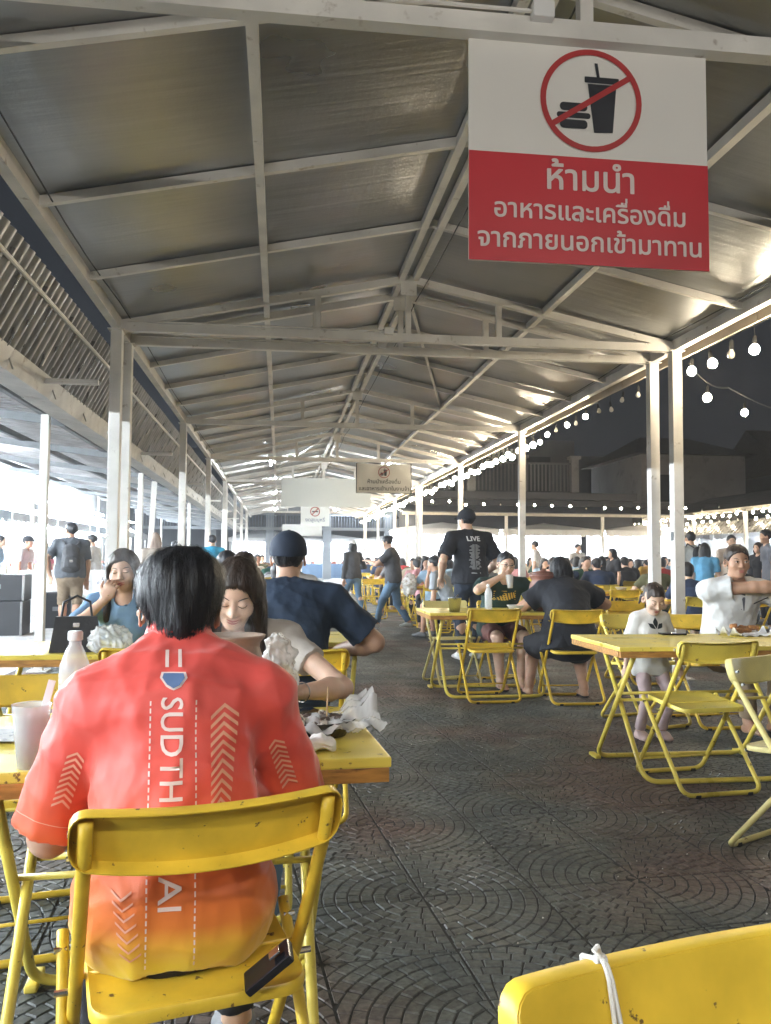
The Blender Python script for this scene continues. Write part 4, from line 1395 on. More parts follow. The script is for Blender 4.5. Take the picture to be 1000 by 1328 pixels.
class Person:
    def __init__(s, label, loc, rot, H=1.7, w=1.0, female=False, group=None, **P):
        s.H = H; s.k = k = H / 1.72; s.w = w; s.P = P; s.female = female
        s.root = empty('person', (loc[0], loc[1], 0), R(rot), label, 'person', group)
        g = P.get
        pel = Vector(g('pelvis', (0, 0, .53)))
        ln = R(g('lean', 8)); tl = R(g('tilt', 0)); tw = R(g('twist', 0)); cu = R(g('curl', 12))
        up1 = V3(math.sin(tl), math.sin(ln) * math.cos(tl), math.cos(ln) * math.cos(tl))
        up2 = V3(math.sin(tl), math.sin(ln + cu) * math.cos(tl), math.cos(ln + cu) * math.cos(tl))
        side = V3(math.cos(tw), math.sin(tw), 0); side = (side - up2 * side.dot(up2)).normalized()
        s.up1, s.up2, s.side, s.fwd = up1, up2, side, up2.cross(side)
        tor = .30 * H * g('torso', 1)
        s.pel = pel; s.waist = pel + up1 * tor * .33; s.chest = pel + up1 * tor * .5 + up2 * tor * .22; s.neck = pel + up1 * tor * .5 + up2 * tor * .5
        sw = (.104 if female else .116) * H * g('shoulder', 1)
        s.sh = {}; s.el = {}; s.wr = {}; s.hip = {}; s.kn = {}; s.an = {}
        ua, fa = .178 * H * g('arm', 1), .150 * H * g('arm', 1); th, sk = .245 * H * g('leg', 1), .235 * H * g('leg', 1)
        raise_ = g('shrug', 0)
        for n, sg in (('l', -1), ('r', 1)):
            S = s.neck - up2 * (.030 * H - raise_) + side * sg * sw + s.fwd * g('round', .0)
            s.sh[n] = S
            T = g(n + 'h')
            T = Vector(T) if T is not None else S + V3(sg * .04, .02, -(ua + fa) * .99)
            hint = Vector(g(n + 'el', (sg * .6, -.6, -.6)))
            s.el[n], s.wr[n] = s.ik(S, T, ua, fa, hint)
            Hp = pel + V3(math.cos(tw), math.sin(tw), 0) * sg * .052 * H - up1 * .01
            s.hip[n] = Hp
            F = Vector(g(n + 'f', (sg * .1, .40, .085)))
            kh = Vector(g(n + 'kn', (sg * .15, 1, .6)))
            s.kn[n], s.an[n] = s.ik(Hp, F, th, sk, kh)
        hp, hy, hr_ = [R(a) for a in g('head', (5, 0, 0))]
        # head frame: columns right, forward, up
        M = Matrix.Rotation(tw + hy, 3, 'Z') @ Matrix.Rotation(-hp, 3, 'X') @ Matrix.Rotation(hr_, 3, 'Y')
        s.HM = M; s.hs = g('headscale', 1.0) * k * (1.0 if not female else .97)
        hu = M @ V3(0, 0, 1); hf = M @ V3(0, 1, 0)
        s.hb = s.neck + (up2 * .5 + hu * .5).normalized() * (.035 + g('neck', 0)) * H
        s.hc = s.hb + hu * .098 * s.hs + hf * .018 * s.hs
    def ik(s, S, T, a, b, hint):
        d = T - S; L = d.length
        if L > (a + b) * .995: T = S + d * ((a + b) * .995 / L); d = T - S; L = d.length
        if L < abs(a - b) + .02: L = abs(a - b) + .02
        u = d.normalized()
        h = hint - u * hint.dot(u); h.normalize()
        x = (a * a - b * b + L * L) / (2 * L)
        y = math.sqrt(max(0, a * a - x * x))
        return S + u * x + h * y, T
    # ---- primitives in local space
    def torso(s, t=0.0):
        k = s.k; w = s.w; f = s.female
        bel = s.P.get('belly', 0)
        pr = []
        pr.append((ecap(s.pel - s.up1 * .03 * k, s.pel + s.up1 * .05 * k, ((.165 if f else .158) * k * w + t, .12 * k * w + t), (.155 * k * w + t, (.115 + bel * .5) * k * w + t), s.side), .04))
        wr = (.122 if f else .138) * k * w + t
        pr.append((ecap(s.pel + s.up1 * .05 * k, s.waist + s.up1 * .02, (wr * 1.08, (.105 + bel) * k * w + t), (wr, (.1 + bel) * k * w + t), s.side), .06))
        pr.append((ecap(s.waist, s.chest, (wr, (.1 + bel * .6) * k * w + t), ((.14 if f else .158) * k * w + t, .112 * k * w + t), s.side), .06))
        pr.append((ecap(s.chest, s.neck - s.up2 * .055 * s.H, ((.14 if f else .158) * k * w + t, .112 * k * w + t), ((.125 if f else .145) * k * w + t, .085 * k * w + t), s.side), .05))
        for n in 'lr':
            pr.append((cone(s.neck - s.up2 * .01 * s.H, s.sh[n], .052 * k * w + t, (.05 if f else .058) * k * w + t), .045))
        if f:
            for sg in (-1, 1):
                pr.append((elli(s.chest + s.side * sg * .07 * k + s.fwd * (.075 * k * w) - s.up2 * .03, (.065 * k + t,) * 3), .04))
        return pr
    def arm(s, n, t=0.0, fr=1.0, flare=0.0, t2=None):
        k = s.k * s.P.get('armw', 1) * (s.w * .5 + .5); g = 1 if not s.female else .88
        t2 = t if t2 is None else t2
        pr = []
        r0, r1, r2, r3 = .052 * k * g, .042 * k * g, .038 * k * g, .026 * k * g
        S, E, W = s.sh[n], s.el[n], s.wr[n]
        if fr <= 1:
            e = S.lerp(E, fr); rr = r0 + (r1 - r0) * fr
            d = (E - S).normalized()
            pr.append((clipped(cone(S, e + d * .03, r0 + t, rr + t + flare), [(e, d)]), .03))
        else:
            pr.append((cone(S, E, r0 + t, r1 + t), .03))
            q = min(fr - 1, 1); e = E.lerp(W, q); d = (W - E).normalized()
            pr.append((clipped(cone(E, e + d * .02, r2 + t + .002, r2 + (r3 - r2) * q + t + flare), [(e, d)]), .03))
        return pr
    def armskin(s, n):
        k = s.k * s.P.get('armw', 1) * (s.w * .5 + .5); g = 1 if not s.female else .88
        S, E, W = s.sh[n], s.el[n], s.wr[n]
        m = E.lerp(W, .3)
        return [(cone(S, E, .05 * k * g, .039 * k * g), .03), (cone(E, m, .037 * k * g, .041 * k * g), .02), (cone(m, W, .041 * k * g, .026 * k * g), .02)]
    def hand(s, n, fine=True):
        E, W = s.el[n], s.wr[n]; k = s.k * s.P.get('handscale', 1.0)
        sg = -1 if n == 'l' else 1
        d = (W - E).normalized()
        hd = s.P.get(n + 'hd')
        if hd is not None: d = Vector(hd).normalized()
        pn = Vector(s.P.get(n + 'pn', (0, 0, -1)))      # palm faces this way
        pn = (pn - d * pn.dot(d)).normalized()
        ac = d.cross(pn) * sg                            # towards the thumb side is -ac or +ac
        th = ac if s.P.get(n + 'thumb', 1) > 0 else -ac
        c = R(s.P.get(n + 'curl', 25))
        pr = [(ecap(W, W + d * .035 * k, (.026 * k, .018 * k), (.036 * k, .016 * k), ac), .012),
              (ecap(W + d * .03 * k, W + d * .075 * k, (.038 * k, .014 * k), (.040 * k, .012 * k), ac), .01)]
        if not fine:
            q = (d * math.cos(c) + pn * math.sin(c)).normalized()
            for i in range(4):
                o = W + d * .08 * k - th * (i - 1.5) * -.0185 * k
                pr.append((cone(o, o + q * .07 * k, .0095 * k, .008 * k), .004))
        else:
            for i, Lf in enumerate((.068, .077, .071, .056)):
                o = W + d * (.082 - abs(i - 1.2) * .004) * k + th * (1.5 - i) * .0195 * k
                a = c
                q1 = (d * math.cos(a) + pn * math.sin(a) + th * (1.5 - i) * .05).normalized()
                p1 = o + q1 * Lf * .45 * k
                a2 = c * 2.1
                q2 = (d * math.cos(a2) + pn * math.sin(a2)).normalized()
                p2 = p1 + q2 * Lf * .32 * k
                a3 = c * 2.9
                q3 = (d * math.cos(a3) + pn * math.sin(a3)).normalized()
                p3 = p2 + q3 * Lf * .25 * k
                pr += [(cone(o, p1, .0092 * k, .0085 * k), .003), (cone(p1, p2, .0083 * k, .0077 * k), .002), (cone(p2, p3, .0075 * k, .0066 * k), .002)]
        o = W + d * .025 * k + th * .025 * k
        p1 = o + (d * .6 + th * .7 + pn * .35).normalized() * .04 * k
        p2 = p1 + (d * .9 + th * .15 + pn * .4).normalized() * .034 * k
        pr += [(cone(o, p1, .014 * k, .0105 * k), .008), (cone(p1, p2, .0102 * k, .008 * k), .002)]
        return pr
    def leg(s, n, t=0.0, fr=2.0, flare=0.0):
        k = s.k * (s.w * .6 + .4); Hp, K, A = s.hip[n], s.kn[n], s.an[n]
        f = 1.05 if s.female else 1
        r0, r1, r2, r3 = .088 * k * f, .056 * k, .052 * k, .036 * k
        pr = []
        if fr <= 1:
            e = Hp.lerp(K, fr); d = (K - Hp).normalized()
            pr.append((clipped(cone(Hp, e + d * .03, r0 + t, r0 + (r1 - r0) * fr + t + flare), [(e, d)]), .04))
        else:
            pr.append((cone(Hp, K, r0 + t, r1 + t), .04))
            q = min(fr - 1, 1); e = K.lerp(A, q); d = (A - K).normalized()
            pr.append((clipped(cone(K, e + d * .02, r2 + t, r2 + (r3 - r2) * q + t + flare), [(e, d)]), .03))
        return pr
    def legskin(s, n):
        k = s.k * (s.w * .6 + .4); Hp, K, A = s.hip[n], s.kn[n], s.an[n]; f = 1.05 if s.female else 1
        c = K.lerp(A, .3) + (Hp.lerp(A, .5) - K).normalized() * .012
        return [(cone(Hp, K, .084 * k * f, .052 * k), .04), (cone(K, c, .05 * k, .052 * k), .02), (cone(c, A, .052 * k, .034 * k), .02)]
    def foot(s, n, t=0.0):
        k = s.k; A = s.an[n]
        d = Vector(s.P.get(n + 'toe', (0, 1, 0))); d = Vector((d.x, d.y, 0)).normalized() if s.P.get('flatfeet', True) else d.normalized()
        z = A.z - .055 * k
        heel = A + V3(0, 0, 0) - d * .03 * k; heel.z = z
        toe = A + d * .155 * k; toe.z = z - .004
        sd = d.cross(V3(0, 0, 1))
        return [(ecap(heel, A + d * .08 * k + V3(0, 0, -.05 * k), (.034 * k + t, .032 * k + t), (.043 * k + t, .027 * k + t), sd), .02), (ecap(A + d * .08 * k + V3(0, 0, -.05 * k), toe, (.043 * k + t, .024 * k + t), (.036 * k + t, .018 * k + t), sd), .02),
                (cone(A, A + d * .05 * k + V3(0, 0, -.035 * k), .034 * k + t, .03 * k + t), .02)]
    def hl(s, x, y, z): return s.hc + s.HM @ (V3(x, y, z) * s.hs)
    def hell(s, c, r): return elli(s.hl(*c), [q * s.hs for q in r], [[s.HM[i][j] for j in range(3)] for i in range(3)])
    def headprims(s, fine=True):
        h = s.hs; f = s.female
        pr = [(s.hell((0, -.012, .03), (.074, .094, .088)), .02, False), (s.hell((0, .03, -.035), (.058 if not f else .054, .056, .066)), .035, False),
              (s.hell((0, .066, -.088), (.024, .02, .018)), .03, False), (s.hell((0, .03, -.075), (.045, .045, .025)), .02, False)]
        for sg in (-1, 1):
            pr.append((elli(s.hl(sg * .083, -.006, -.01), [q * s.hs for q in (.008, .021, .032)], [[(s.HM @ Matrix.Rotation(sg * .35, 3, 'Z'))[i][j] for j in range(3)] for i in range(3)]), .006, False))
            pr.append((s.hell((sg * .042, .058, -.022), (.022, .022, .022)), .03, False))
        if fine:
            for sg in (-1, 1):
                pr.append((s.hell((sg * .031, .098, .012), (.019, .016, .012)), .018, True))
                pr.append((s.hell((sg * .031, .078, .010), (.0145, .0125, .0125)), .006, False))
                pr.append((s.hell((sg * .084, -.004, -.006), (.005, .012, .019)), .004, True))
            pr.append((cone(s.hl(0, .083, .018), s.hl(0, .104, -.022), .006 * h, .0105 * h), .012, False))
            for sg in (-1, 1): pr.append((s.hell((sg * .013, .094, -.024), (.008, .009, .007)), .008, False))
            pr.append((cone(s.hl(-.018, .082, -.052), s.hl(.018, .082, -.052), .0065 * h, .0065 * h), .01, False))
            pr.append((cone(s.hl(-.014, .081, -.062), s.hl(.014, .081, -.062), .0075 * h, .0075 * h), .008, False))
            pr.append((s.hell((0, .094, -.057), (.026, .006, .0022)), .003, True))
        return pr
    def bbox(s, pad=.16, zlo=-.02):
        P = [s.pel, s.neck, s.hc] + list(s.sh.values()) + list(s.el.values()) + list(s.wr.values()) + list(s.kn.values()) + list(s.an.values()) + list(s.hip.values())
        lo = [min(p[i] for p in P) - pad for i in range(3)]; hi = [max(p[i] for p in P) + pad for i in range(3)]
        lo[2] = max(lo[2], zlo) if s.P.get('clampz', True) else lo[2]
        return lo, hi
    # ---- meshes
    def body(s, m, res=.009, fine=True):
        lo, hi = s.bbox()
        v = Vol(lo, hi, res)
        for p, k in s.torso(-.006): v.add(p, k)
        v.add(cone(s.neck - s.up2 * .03, s.hb + (s.hc - s.hb) * .35, (.058 if not s.female else .048) * s.k * min(s.w, 1.15), (.054 if not s.female else .045) * s.k), .03)
        for n in 'lr':
            for p, k in s.armskin(n): v.add(p, k)
            for p, k in s.hand(n, fine): v.add(p, k)
            for p, k in s.legskin(n): v.add(p, k)
            if s.P.get('feet', True):
                for p, k in s.foot(n): v.add(p, k)
        for p, k, sub in s.headprims(fine): v.add(p, k, sub)
        o = vol_object(v, 'body', m, s.root, relax=1 if fine else 0)
        s.bodyo = o
        return o
    def shirt(s, m, res=.01, t=.014, fs=.55, hem=-.06, name='shirt', flare=.012, folds=None, neckr=None, hemflare=0.0, fsr=None):
        lo, hi = s.bbox(.2)
        v = Vol(lo, hi, res)
        for p, k in s.torso(t): v.add(p, k)
        if hemflare:
            v.add(ecap(s.pel + s.up1 * (hem - .02), s.waist, ((.165 + hemflare) * s.k * s.w + t, (.12 + hemflare) * s.k * s.w + t), ((.135) * s.k * s.w + t, .1 * s.k * s.w + t), s.side, .5), .05)
        v.cut(s.pel + s.up1 * hem, -s.up1)
        for n in 'lr':
            hk = s.hip[n]
            v.add(clipped(cone(hk, hk.lerp(s.kn[n], .18), (.088 * s.w * .6 + .036) * s.k + t, .08 * s.k + t), [(s.pel + s.up1 * hem, -s.up1)]), .05)
            for p, k in s.arm(n, t - .001, fs if n == 'l' or fsr is None else fsr, flare): v.add(p, k)
        nr = neckr or (.062 if not s.female else .062)
        v.add(clipped(cone(s.neck - s.up2 * .05, s.neck + s.up2 * .05, nr * s.k + .012, nr * s.k * .85 + .004), [(s.neck + s.up2 * .022 * s.k - s.fwd * 0, s.up2 + s.fwd * .35)]), .02)
        v.add(cone(s.neck + s.up2 * .02 + s.fwd * .035, s.neck + s.up2 * .09 + s.fwd * .04, nr * s.k * .8, nr * s.k * 1.0), .004, True)
        return vol_object(v, name, m, s.root, folds=folds or [(.006 * s.k, 16, 3, dict(stretch=(1, 1, .55))), (.003 * s.k, 38, 5)], relax=1)
    def trousers(s, m, res=.011, t=.012, fr=1.95, top=.06, name='trousers', flare=.01, folds=None):
        lo, hi = s.bbox(.2)
        v = Vol(lo, hi, res)
        for p, k in s.torso(min(t, .003))[:2]: v.add(p, k)
        v.cut(s.pel + s.up1 * top, s.up1)
        for n in 'lr':
            for p, k in s.leg(n, t, fr, flare): v.add(p, k)
        return vol_object(v, name, m, s.root, folds=folds or [(.006 * s.k, 15, 11), (.003 * s.k, 34, 12)])
    def skirt(s, m, zb, res=.014, t=.02, name='skirt', spread=.05):
        lo, hi = s.bbox(.25); v = Vol(lo, hi, res)
        for n in 'lr': 
            for p, k in s.leg(n, t + spread, .92): v.add(p, .08)
        for p, k in s.torso(t)[:2]: v.add(p, k)
        v.cut(s.pel + s.up1 * .07, s.up1)
        return vol_object(v, name, m, s.root, folds=[(.007, 15, 11)])
    def shoes(s, m, res=.008, t=.007, sandal=False, name='shoe'):
        for n in 'lr':
            A = s.an[n]
            v = Vol([c - .24 * s.k for c in A], [c + .24 * s.k for c in A], res)
            for p, k in s.foot(n, t): v.add(p, k)
            if sandal:
                v.cut((0, 0, A.z - .068 * s.k), (0, 0, 1))
            else: v.cut((A.x, A.y, A.z - .0 * s.k), (0, 0, 1))
            vol_object(v, name, m, s.root)
    def hair(s, style, m=None, res=.007):
        m = m or HAIR; h = s.hs
        c = s.hc
        v = Vol([c[0] - .26 * h, c[1] - .26 * h, c[2] - (.62 if 'long' in style else .22) * h], [c[0] + .26 * h, c[1] + .26 * h, c[2] + .25 * h], res)
        if style in ('short', 'thick'):
            e = .008 if style == 'thick' else .004
            v.add(s.hell((0, -.018, .036), (.083 + e, .105 + e, .094 + e)), 0)
            if style == 'thick':
                v.add(s.hell((0, -.03, .055), (.094, .106, .086)), .02)
                v.add(s.hell((0, -.05, -.025), (.048, .055, .07)), .03)
                v.add(s.hell((.025, .02, .1), (.07, .08, .045)), .02)
            M = s.HM
            v.cut(s.hl(0, .058, .055), M @ V3(0, .8, -.6))
            v.cut(s.hl(0, 0, -.065), M @ V3(0, .35, -1))
            for sg in (-1, 1): v.add(s.hell((sg * .1, .0, -.03), (.041, .042, .06)), .012, True)
        elif style in ('bob', 'long', 'pony', 'bun'):
            e = .008 if style in ('bob', 'long') else 0
            v.add(s.hell((0, -.018, .034), (.084 + e, .104 + e, .094 + e)), 0)
            v.cut(s.hl(0, .066, .058), s.HM @ V3(0, .85, -.5))
            dn = V3(0, 0, -1)
            back = s.HM @ V3(0, -1, 0)
            if style in ('bob', 'long'):
                L = .13 if style == 'bob' else s.P.get('hairlen', .34)
                for sg in (-1, 1):
                    a = s.hl(sg * .07, .0, .03); m1 = s.hl(sg * .082, -.01, -.06); e1 = m1 + dn * L * .75 * h + s.HM @ V3(sg * .015, -.02, 0) * h
                    v.add(ecap(a, m1, (.02 * h, .045 * h), (.022 * h, .05 * h), s.HM @ V3(1, 0, 0)), .03)
                    v.add(ecap(m1, e1, (.024 * h, .05 * h), (.022 * h, .04 * h), s.HM @ V3(1, 0, 0)), .03)
                a = s.hl(0, -.075, -.0); e1 = s.hl(0, -.085, -.06) + dn * L * h
                v.add(ecap(a, e1, (.08 * h, .04 * h), (.075 * h, .03 * h), s.HM @ V3(1, 0, 0)), .04)
            if style == 'pony':
                v.add(cone(s.hl(0, -.11, .03), s.hl(0, -.14, -.02), .022 * h, .03 * h), .02)
                v.add(cone(s.hl(0, -.14, -.02), s.hl(0, -.12, -.16), .03 * h, .015 * h), .02)
            if style == 'bun': v.add(s.hell((0, -.115, .055), (.036, .034, .036)), .012)
        elif style == 'pigtails':
            v.add(s.hell((0, -.016, .034), (.081, .102, .092)), 0)
            v.cut(s.hl(0, .07, .064), s.HM @ V3(0, .8, -.6))
            v.add(cone(s.hl(0, .09, .12), s.hl(0, -.12, .115), .004 * h, .004 * h), .006, True)
            for sg in (-1, 1): v.add(cone(s.hl(sg * .075, -.05, .0), s.hl(sg * .085, -.05, -.075), .02 * h, .012 * h), .01)
        if style != 'pigtails': pass
        return vol_object(v, 'hair', m, s.root, folds=[(.0035 * h, 70, 21, dict(stretch=(1, 1, .3))), (.003 * h, 30, 22, dict(stretch=(1, 1, .4)))])
    def cap(s, m, brim=True, res=.007, back=False, name='cap'):
        h = s.hs; c = s.hc
        v = Vol([c[i] - .25 * h for i in range(3)], [c[i] + .25 * h for i in range(3)], res)
        v.add(s.hell((0, -.014, .042), (.096, .117, .102)), 0)
        v.cut(s.hl(0, .09, .035), s.HM @ V3(0, .18 if not back else -.1, -1))
        if brim: v.add(clipped(s.hell((0, .09, .048), (.07, .085, .012)), [(s.hl(0, .05, .05), s.HM @ V3(0, -1, 0))]), .006)
        v.add(s.hell((0, -.012, .144), (.009, .009, .006)), .003)
        return vol_object(v, name, m, s.root)
    def face(s, brow=True, lips=(.42, .16, .13), eyes='open', smile=0):
        """brows, lids and lips as thin shells laid on the face"""
        me = s.bodyo.data
        bvh = BVHTree.FromPolygons([v.co for v in me.vertices], [tuple(p.vertices) for p in me.polygons])
        f = s.HM @ V3(0, 1, 0)
        def patch(pts, name, m, off=.0012):
            b = MB(); V = []
            for x, z in pts:
                o = s.hl(x, .2, z); r = bvh.ray_cast(o, -f)
                V.append((r[0] if r[0] is not None else s.hl(x, .09, z)) + f * off)
            n = len(V) // 2
            b.add(V, [(i, i + 1, i + 1 + n, i + n) for i in range(n - 1)])
            return b.build(name, m, s.root, 'full')
        def strip(c, a, w, n=9):
            lo = []; hi = []
            for i in range(n):
                t = i / (n - 1) * 2 - 1
                x, z = c(t)
                ww = w(t)
                lo.append((x, z - ww)); hi.append((x, z + ww))
            return lo + hi
        em = mat('eye_dark', (.012, .009, .008), .15); wm = mat('eye_white', (.6, .58, .55), .25)
        bm_ = mat('eyebrow_hair', (.03, .022, .018), .7)
        for sg in (-1, 1):
            patch(strip(lambda t: (sg * (.032 + t * .017), .033 - .004 * t * t + (.002 * t)), 0, lambda t: .0024 * (1 - .6 * t * t)), 'eyebrow', bm_)
            if eyes == 'open':
                patch(strip(lambda t: (sg * (.031 + t * .0135), .0105), 0, lambda t: .0048 * (1 - t * t) + .0002), 'eye', wm, .0012)
                patch(strip(lambda t: (sg * (.031 + t * .0055), .0105), 0, lambda t: .0048 * (1 - .5 * t * t)), 'iris', em, .002)
                patch(strip(lambda t: (sg * (.031 + t * .0155), .0155 - .005 * t * t), 0, lambda t: .0013), 'eyelid', em, .0024)
            else:
                patch(strip(lambda t: (sg * (.031 + t * .0155), .0055 + .004 * t * t), 0, lambda t: .0013), 'eyelashes', em, .0016)
        lm_ = mat('lips', lips, .45)
        patch(strip(lambda t: (t * .023, -.0525 + smile * t * t * .007 - .0015 * (abs(t) < .2)), 0, lambda t: .0036 * (1 - t * t * .9)), 'upper_lip', lm_, .001)
        patch(strip(lambda t: (t * .021, -.0625 + smile * t * t * .007), 0, lambda t: .0045 * (1 - t * t * .9)), 'lower_lip', lm_, .001)
    def glasses(s, m=RUBBER):
        b = MB(); h = s.hs
        for sg in (-1, 1):
            pts = [s.hl(sg * .034 + .021 * math.cos(a), .104, .008 + .016 * math.sin(a)) for a in [2 * math.pi * i / 16 for i in range(16)]]
            b.tube(pts, .0018, 6, closed=True)
            b.tube([s.hl(sg * .056, .1, .012), s.hl(sg * .078, .08, .012), s.hl(sg * .084, .0, .008)], .0017, 6)
        b.tube([s.hl(-.013, .105, .012), s.hl(.013, .105, .012)], .0016, 6)
        return b.build('glasses', m, s.root, True)

def front_print(person, o, shapes, name, m, origin, ux, uz, direction, off=.0018, sub=3):
    """lay flat outlines on a garment: shapes are (verts2d, faces); rays run along direction onto the cloth o"""
    me = o.data
    bvh = BVHTree.FromPolygons([v.co for v in me.vertices], [tuple(p.vertices) for p in me.polygons])
    origin = Vector(origin); ux = Vector(ux); uz = Vector(uz); d = Vector(direction).normalized()
    bm = bmesh.new()
    for V, F in shapes:
        vs = [bm.verts.new((v[0], v[1], 0)) for v in V]
        for f in F:
            try: bm.faces.new([vs[i] for i in f])
            except ValueError: pass
    bmesh.ops.triangulate(bm, faces=bm.faces[:])
    for _ in range(sub):
        es = [e for e in bm.edges if e.calc_length() > .012]
        if not es: break
        bmesh.ops.subdivide_edges(bm, edges=es, cuts=1)
        bmesh.ops.triangulate(bm, faces=bm.faces[:])
    dele = []
    for v in bm.verts:
        p = origin + ux * v.co.x + uz * v.co.y
        r = bvh.ray_cast(p - d * .6, d)
        if r[0] is None or (r[0] - p).length > .35: dele.append(v); continue
        n = r[1] if r[1].dot(d) < 0 else -r[1]
        v.co = r[0] - d * off * .4 + n * off
    bmesh.ops.delete(bm, geom=dele, context='VERTS')
    me2 = bpy.data.meshes.new(name); bm.to_mesh(me2); bm.free()
    me2.materials.append(m)
    me2.polygons.foreach_set('use_smooth', [True] * len(me2.polygons))
    return link(bpy.data.objects.new(name, me2), person.root)
def rect2(x0, z0, x1, z1): return ([(x0, z0), (x1, z0), (x1, z1), (x0, z1)], [(0, 1, 2, 3)])
def chev(x, z, w, h, t): return ([(x - w, z), (x, z + h), (x + w, z), (x + w, z + t), (x, z + h + t), (x - w, z + t)], [(0, 1, 4, 5), (1, 2, 3, 4)])

def hair_strands(person, hair, n, length, m, seed=1, wid=.0011, step=.012, lift=.0015, gravity=.6, whorl=(0, -.05, .12)):
    """thin ribbons that follow the hair volume: real strands breaking the outline"""
    me = hair.data; rg = random.Random(seed)
    bvh = BVHTree.FromPolygons([v.co for v in me.vertices], [tuple(p.vertices) for p in me.polygons])
    N = len(me.vertices); b = MB()
    top = person.hl(*whorl)
    for i in range(n):
        v = me.vertices[rg.randrange(N)]
        p = v.co.copy(); nn = v.normal.copy()
        pts = []
        L = length * rg.uniform(.5, 1.1); k = int(L / step) + 1
        lf = lift * rg.uniform(.2, 2.2)
        jit = Vector((rg.gauss(0, .22), rg.gauss(0, .22), rg.gauss(0, .22)))
        for q in range(k):
            r = bvh.find_nearest(p)
            if r[0] is None: break
            nn = r[1]
            pos = r[0] + nn * (lf * (.4 + q / k) - .001)
            pts.append((pos, nn.copy()))
            away = (p - top); away = away - nn * away.dot(nn)
            d = away.normalized() * (1 - gravity) + Vector((0, 0, -1)) * gravity + jit * .5
            d = d - nn * d.dot(nn)
            if d.length < 1e-4: break
            p = r[0] + d.normalized() * step
        if len(pts) < 3: continue
        vs = []
        for q, (pp, nr) in enumerate(pts):
            t = (pts[min(q + 1, len(pts) - 1)][0] - pts[max(q - 1, 0)][0])
            s_ = t.cross(nr)
            if s_.length < 1e-6: s_ = Vector((1, 0, 0))
            s_ = s_.normalized() * wid * (1 - .8 * q / len(pts))
            vs += [pp - s_, pp + s_]
        b.add(vs, [(2 * q, 2 * q + 1, 2 * q + 3, 2 * q + 2) for q in range(len(pts) - 1)])
    o = b.build('hair_strands', m, person.root, 'full')
    return tag(o, kind='stuff')

# ================================================================== NEAR TABLES, CHAIRS
chair_back(-.115, 1.51, 15, 'yellow folding chair nearest the camera under the man in the red shirt', 'y')
fc = chair_back(.45, .835, 194, 'yellow folding chair at the bottom edge with white cord round its backrest', 'y')
chair_back(-.80, 3.08, 192, 'empty yellow folding chair behind the water bottle at far left', 'y')
chair_back(-.17, 3.27, 181, 'yellow folding chair under the long haired woman facing the camera', 'g')
chair_back(.09, 3.86, 0, 'yellow folding chair under the man in the navy cap', 'y')
chair_back(-.58, 3.98, 2, 'yellow folding chair between the clear plastic bag and the clay pot', 'y')
chair_back(-.95, 5.15, 175, 'yellow folding chair under the woman in the blue top', 'y')
chair_back(-.15, 6.1, 180, 'yellow folding chair under the smiling diner hidden by the navy cap', 'y')
chair_back(2.257, 4.115, 6, 'empty yellow folding chair drawn up to the right front table', 'g')
chair_back(1.80, 6.90, 1, 'empty yellow folding chair left of the woman in black', 'y')
chair_back(2.47, 6.74, -2, 'yellow folding chair under the woman in the black dress', 'y')
chair_back(2.66, 6.16, 195, 'empty yellow folding chair directly behind the little girl', 'g')
chair_back(3.16, 6.1, 183, 'yellow folding chair under the man in the white polo', 'y')
chair_back(3.5, 8.15, 190, 'empty yellow folding chair second row behind the little girl', 'y')
chair_back(1.64, 8.17, 188, 'empty yellow folding chair behind the left corner of the drinking man\'s table', 'p')
chair_back(2.2, 8.2, 183, 'yellow folding chair under the man in glasses', 'y')
chair_back(2.085, 3.4, 208, 'pale yellow folding chair cut by the right edge of the photo', 'p')
chair_back(1.92, 17.02, 183, 'yellow folding chair facing the camera at the aisle end behind the walking women', 'y')
TM['n'] = table_meshes(YELLOW2, 1.02, .68)
table(-.268, 2.25, 4, 'yellow folding table in front of the man in the red shirt', 'n')
table(-1.0, 4.45, 0, 'yellow folding table with black handbag and clear plastic bag', 'n')
table(.05, 4.95, 0, 'yellow folding table in front of the man in the navy cap', 'n')
table(2.39, 4.62, 0, 'large yellow folding table on the right with phone and fried food', 'g')
table(3.62, 4.66, 0, 'yellow folding table at the right edge butted to the phone table', 'g')
table(1.88, 7.42, 0, 'yellow folding table with steel bucket and bottle by the drinking man', 'g')
b = MB()
cpts = []
for i in range(40):
    a = i / 39 * 2 * math.pi
    cpts.append((-.115 + .006 * math.sin(a * 2), -.188 - .006 + (.012 + .022) * math.cos(a) * .7, .742 + .077 * math.sin(a)))
# double white cord wrapped over the backrest, knotted on top
t = empty('white_cord', fc.location, fc.rotation_euler.z, 'white cord looped and knotted over the backrest of the nearest chair', 'cord')
b = MB(); M0 = Matrix.Translation((0, -.205, .745)) @ Matrix.Rotation(R(16), 4, 'X')
def loop(x, dx):
    pts = []
    for i in range(36):
        a = i / 36 * 2 * math.pi
        yy = -.018 + .026 * math.cos(a); zz = -.004 + .0655 * math.sin(a)
        zz = max(-.066, min(.0525, zz * 1.25)); yy = max(-.040, min(.006, yy * 1.3))
        pts.append(M0 @ Vector((x + dx * math.sin(a), yy - .018 * 0 - .024 * (1 - (x / .2275) ** 2) * 0 - .0225, zz)))
    return pts
b.tube(loop(.105, .004), .0026, 8, closed=True); b.tube(loop(.112, -.003), .0026, 8, closed=True); b.build('loop', mat('cotton_cord', (.7, .68, .64), .9, bump=.4, bscale=300), t, True)
b = MB()
kp = M0 @ Vector((.108, -.03, .056))
b.tube([kp + Vector((.006 * math.cos(a * 2.2), .003 * math.sin(a * 3), -.003 + .003 * math.sin(a * 2.2))) for a in [i * .3 for i in range(22)]], .0026, 8)
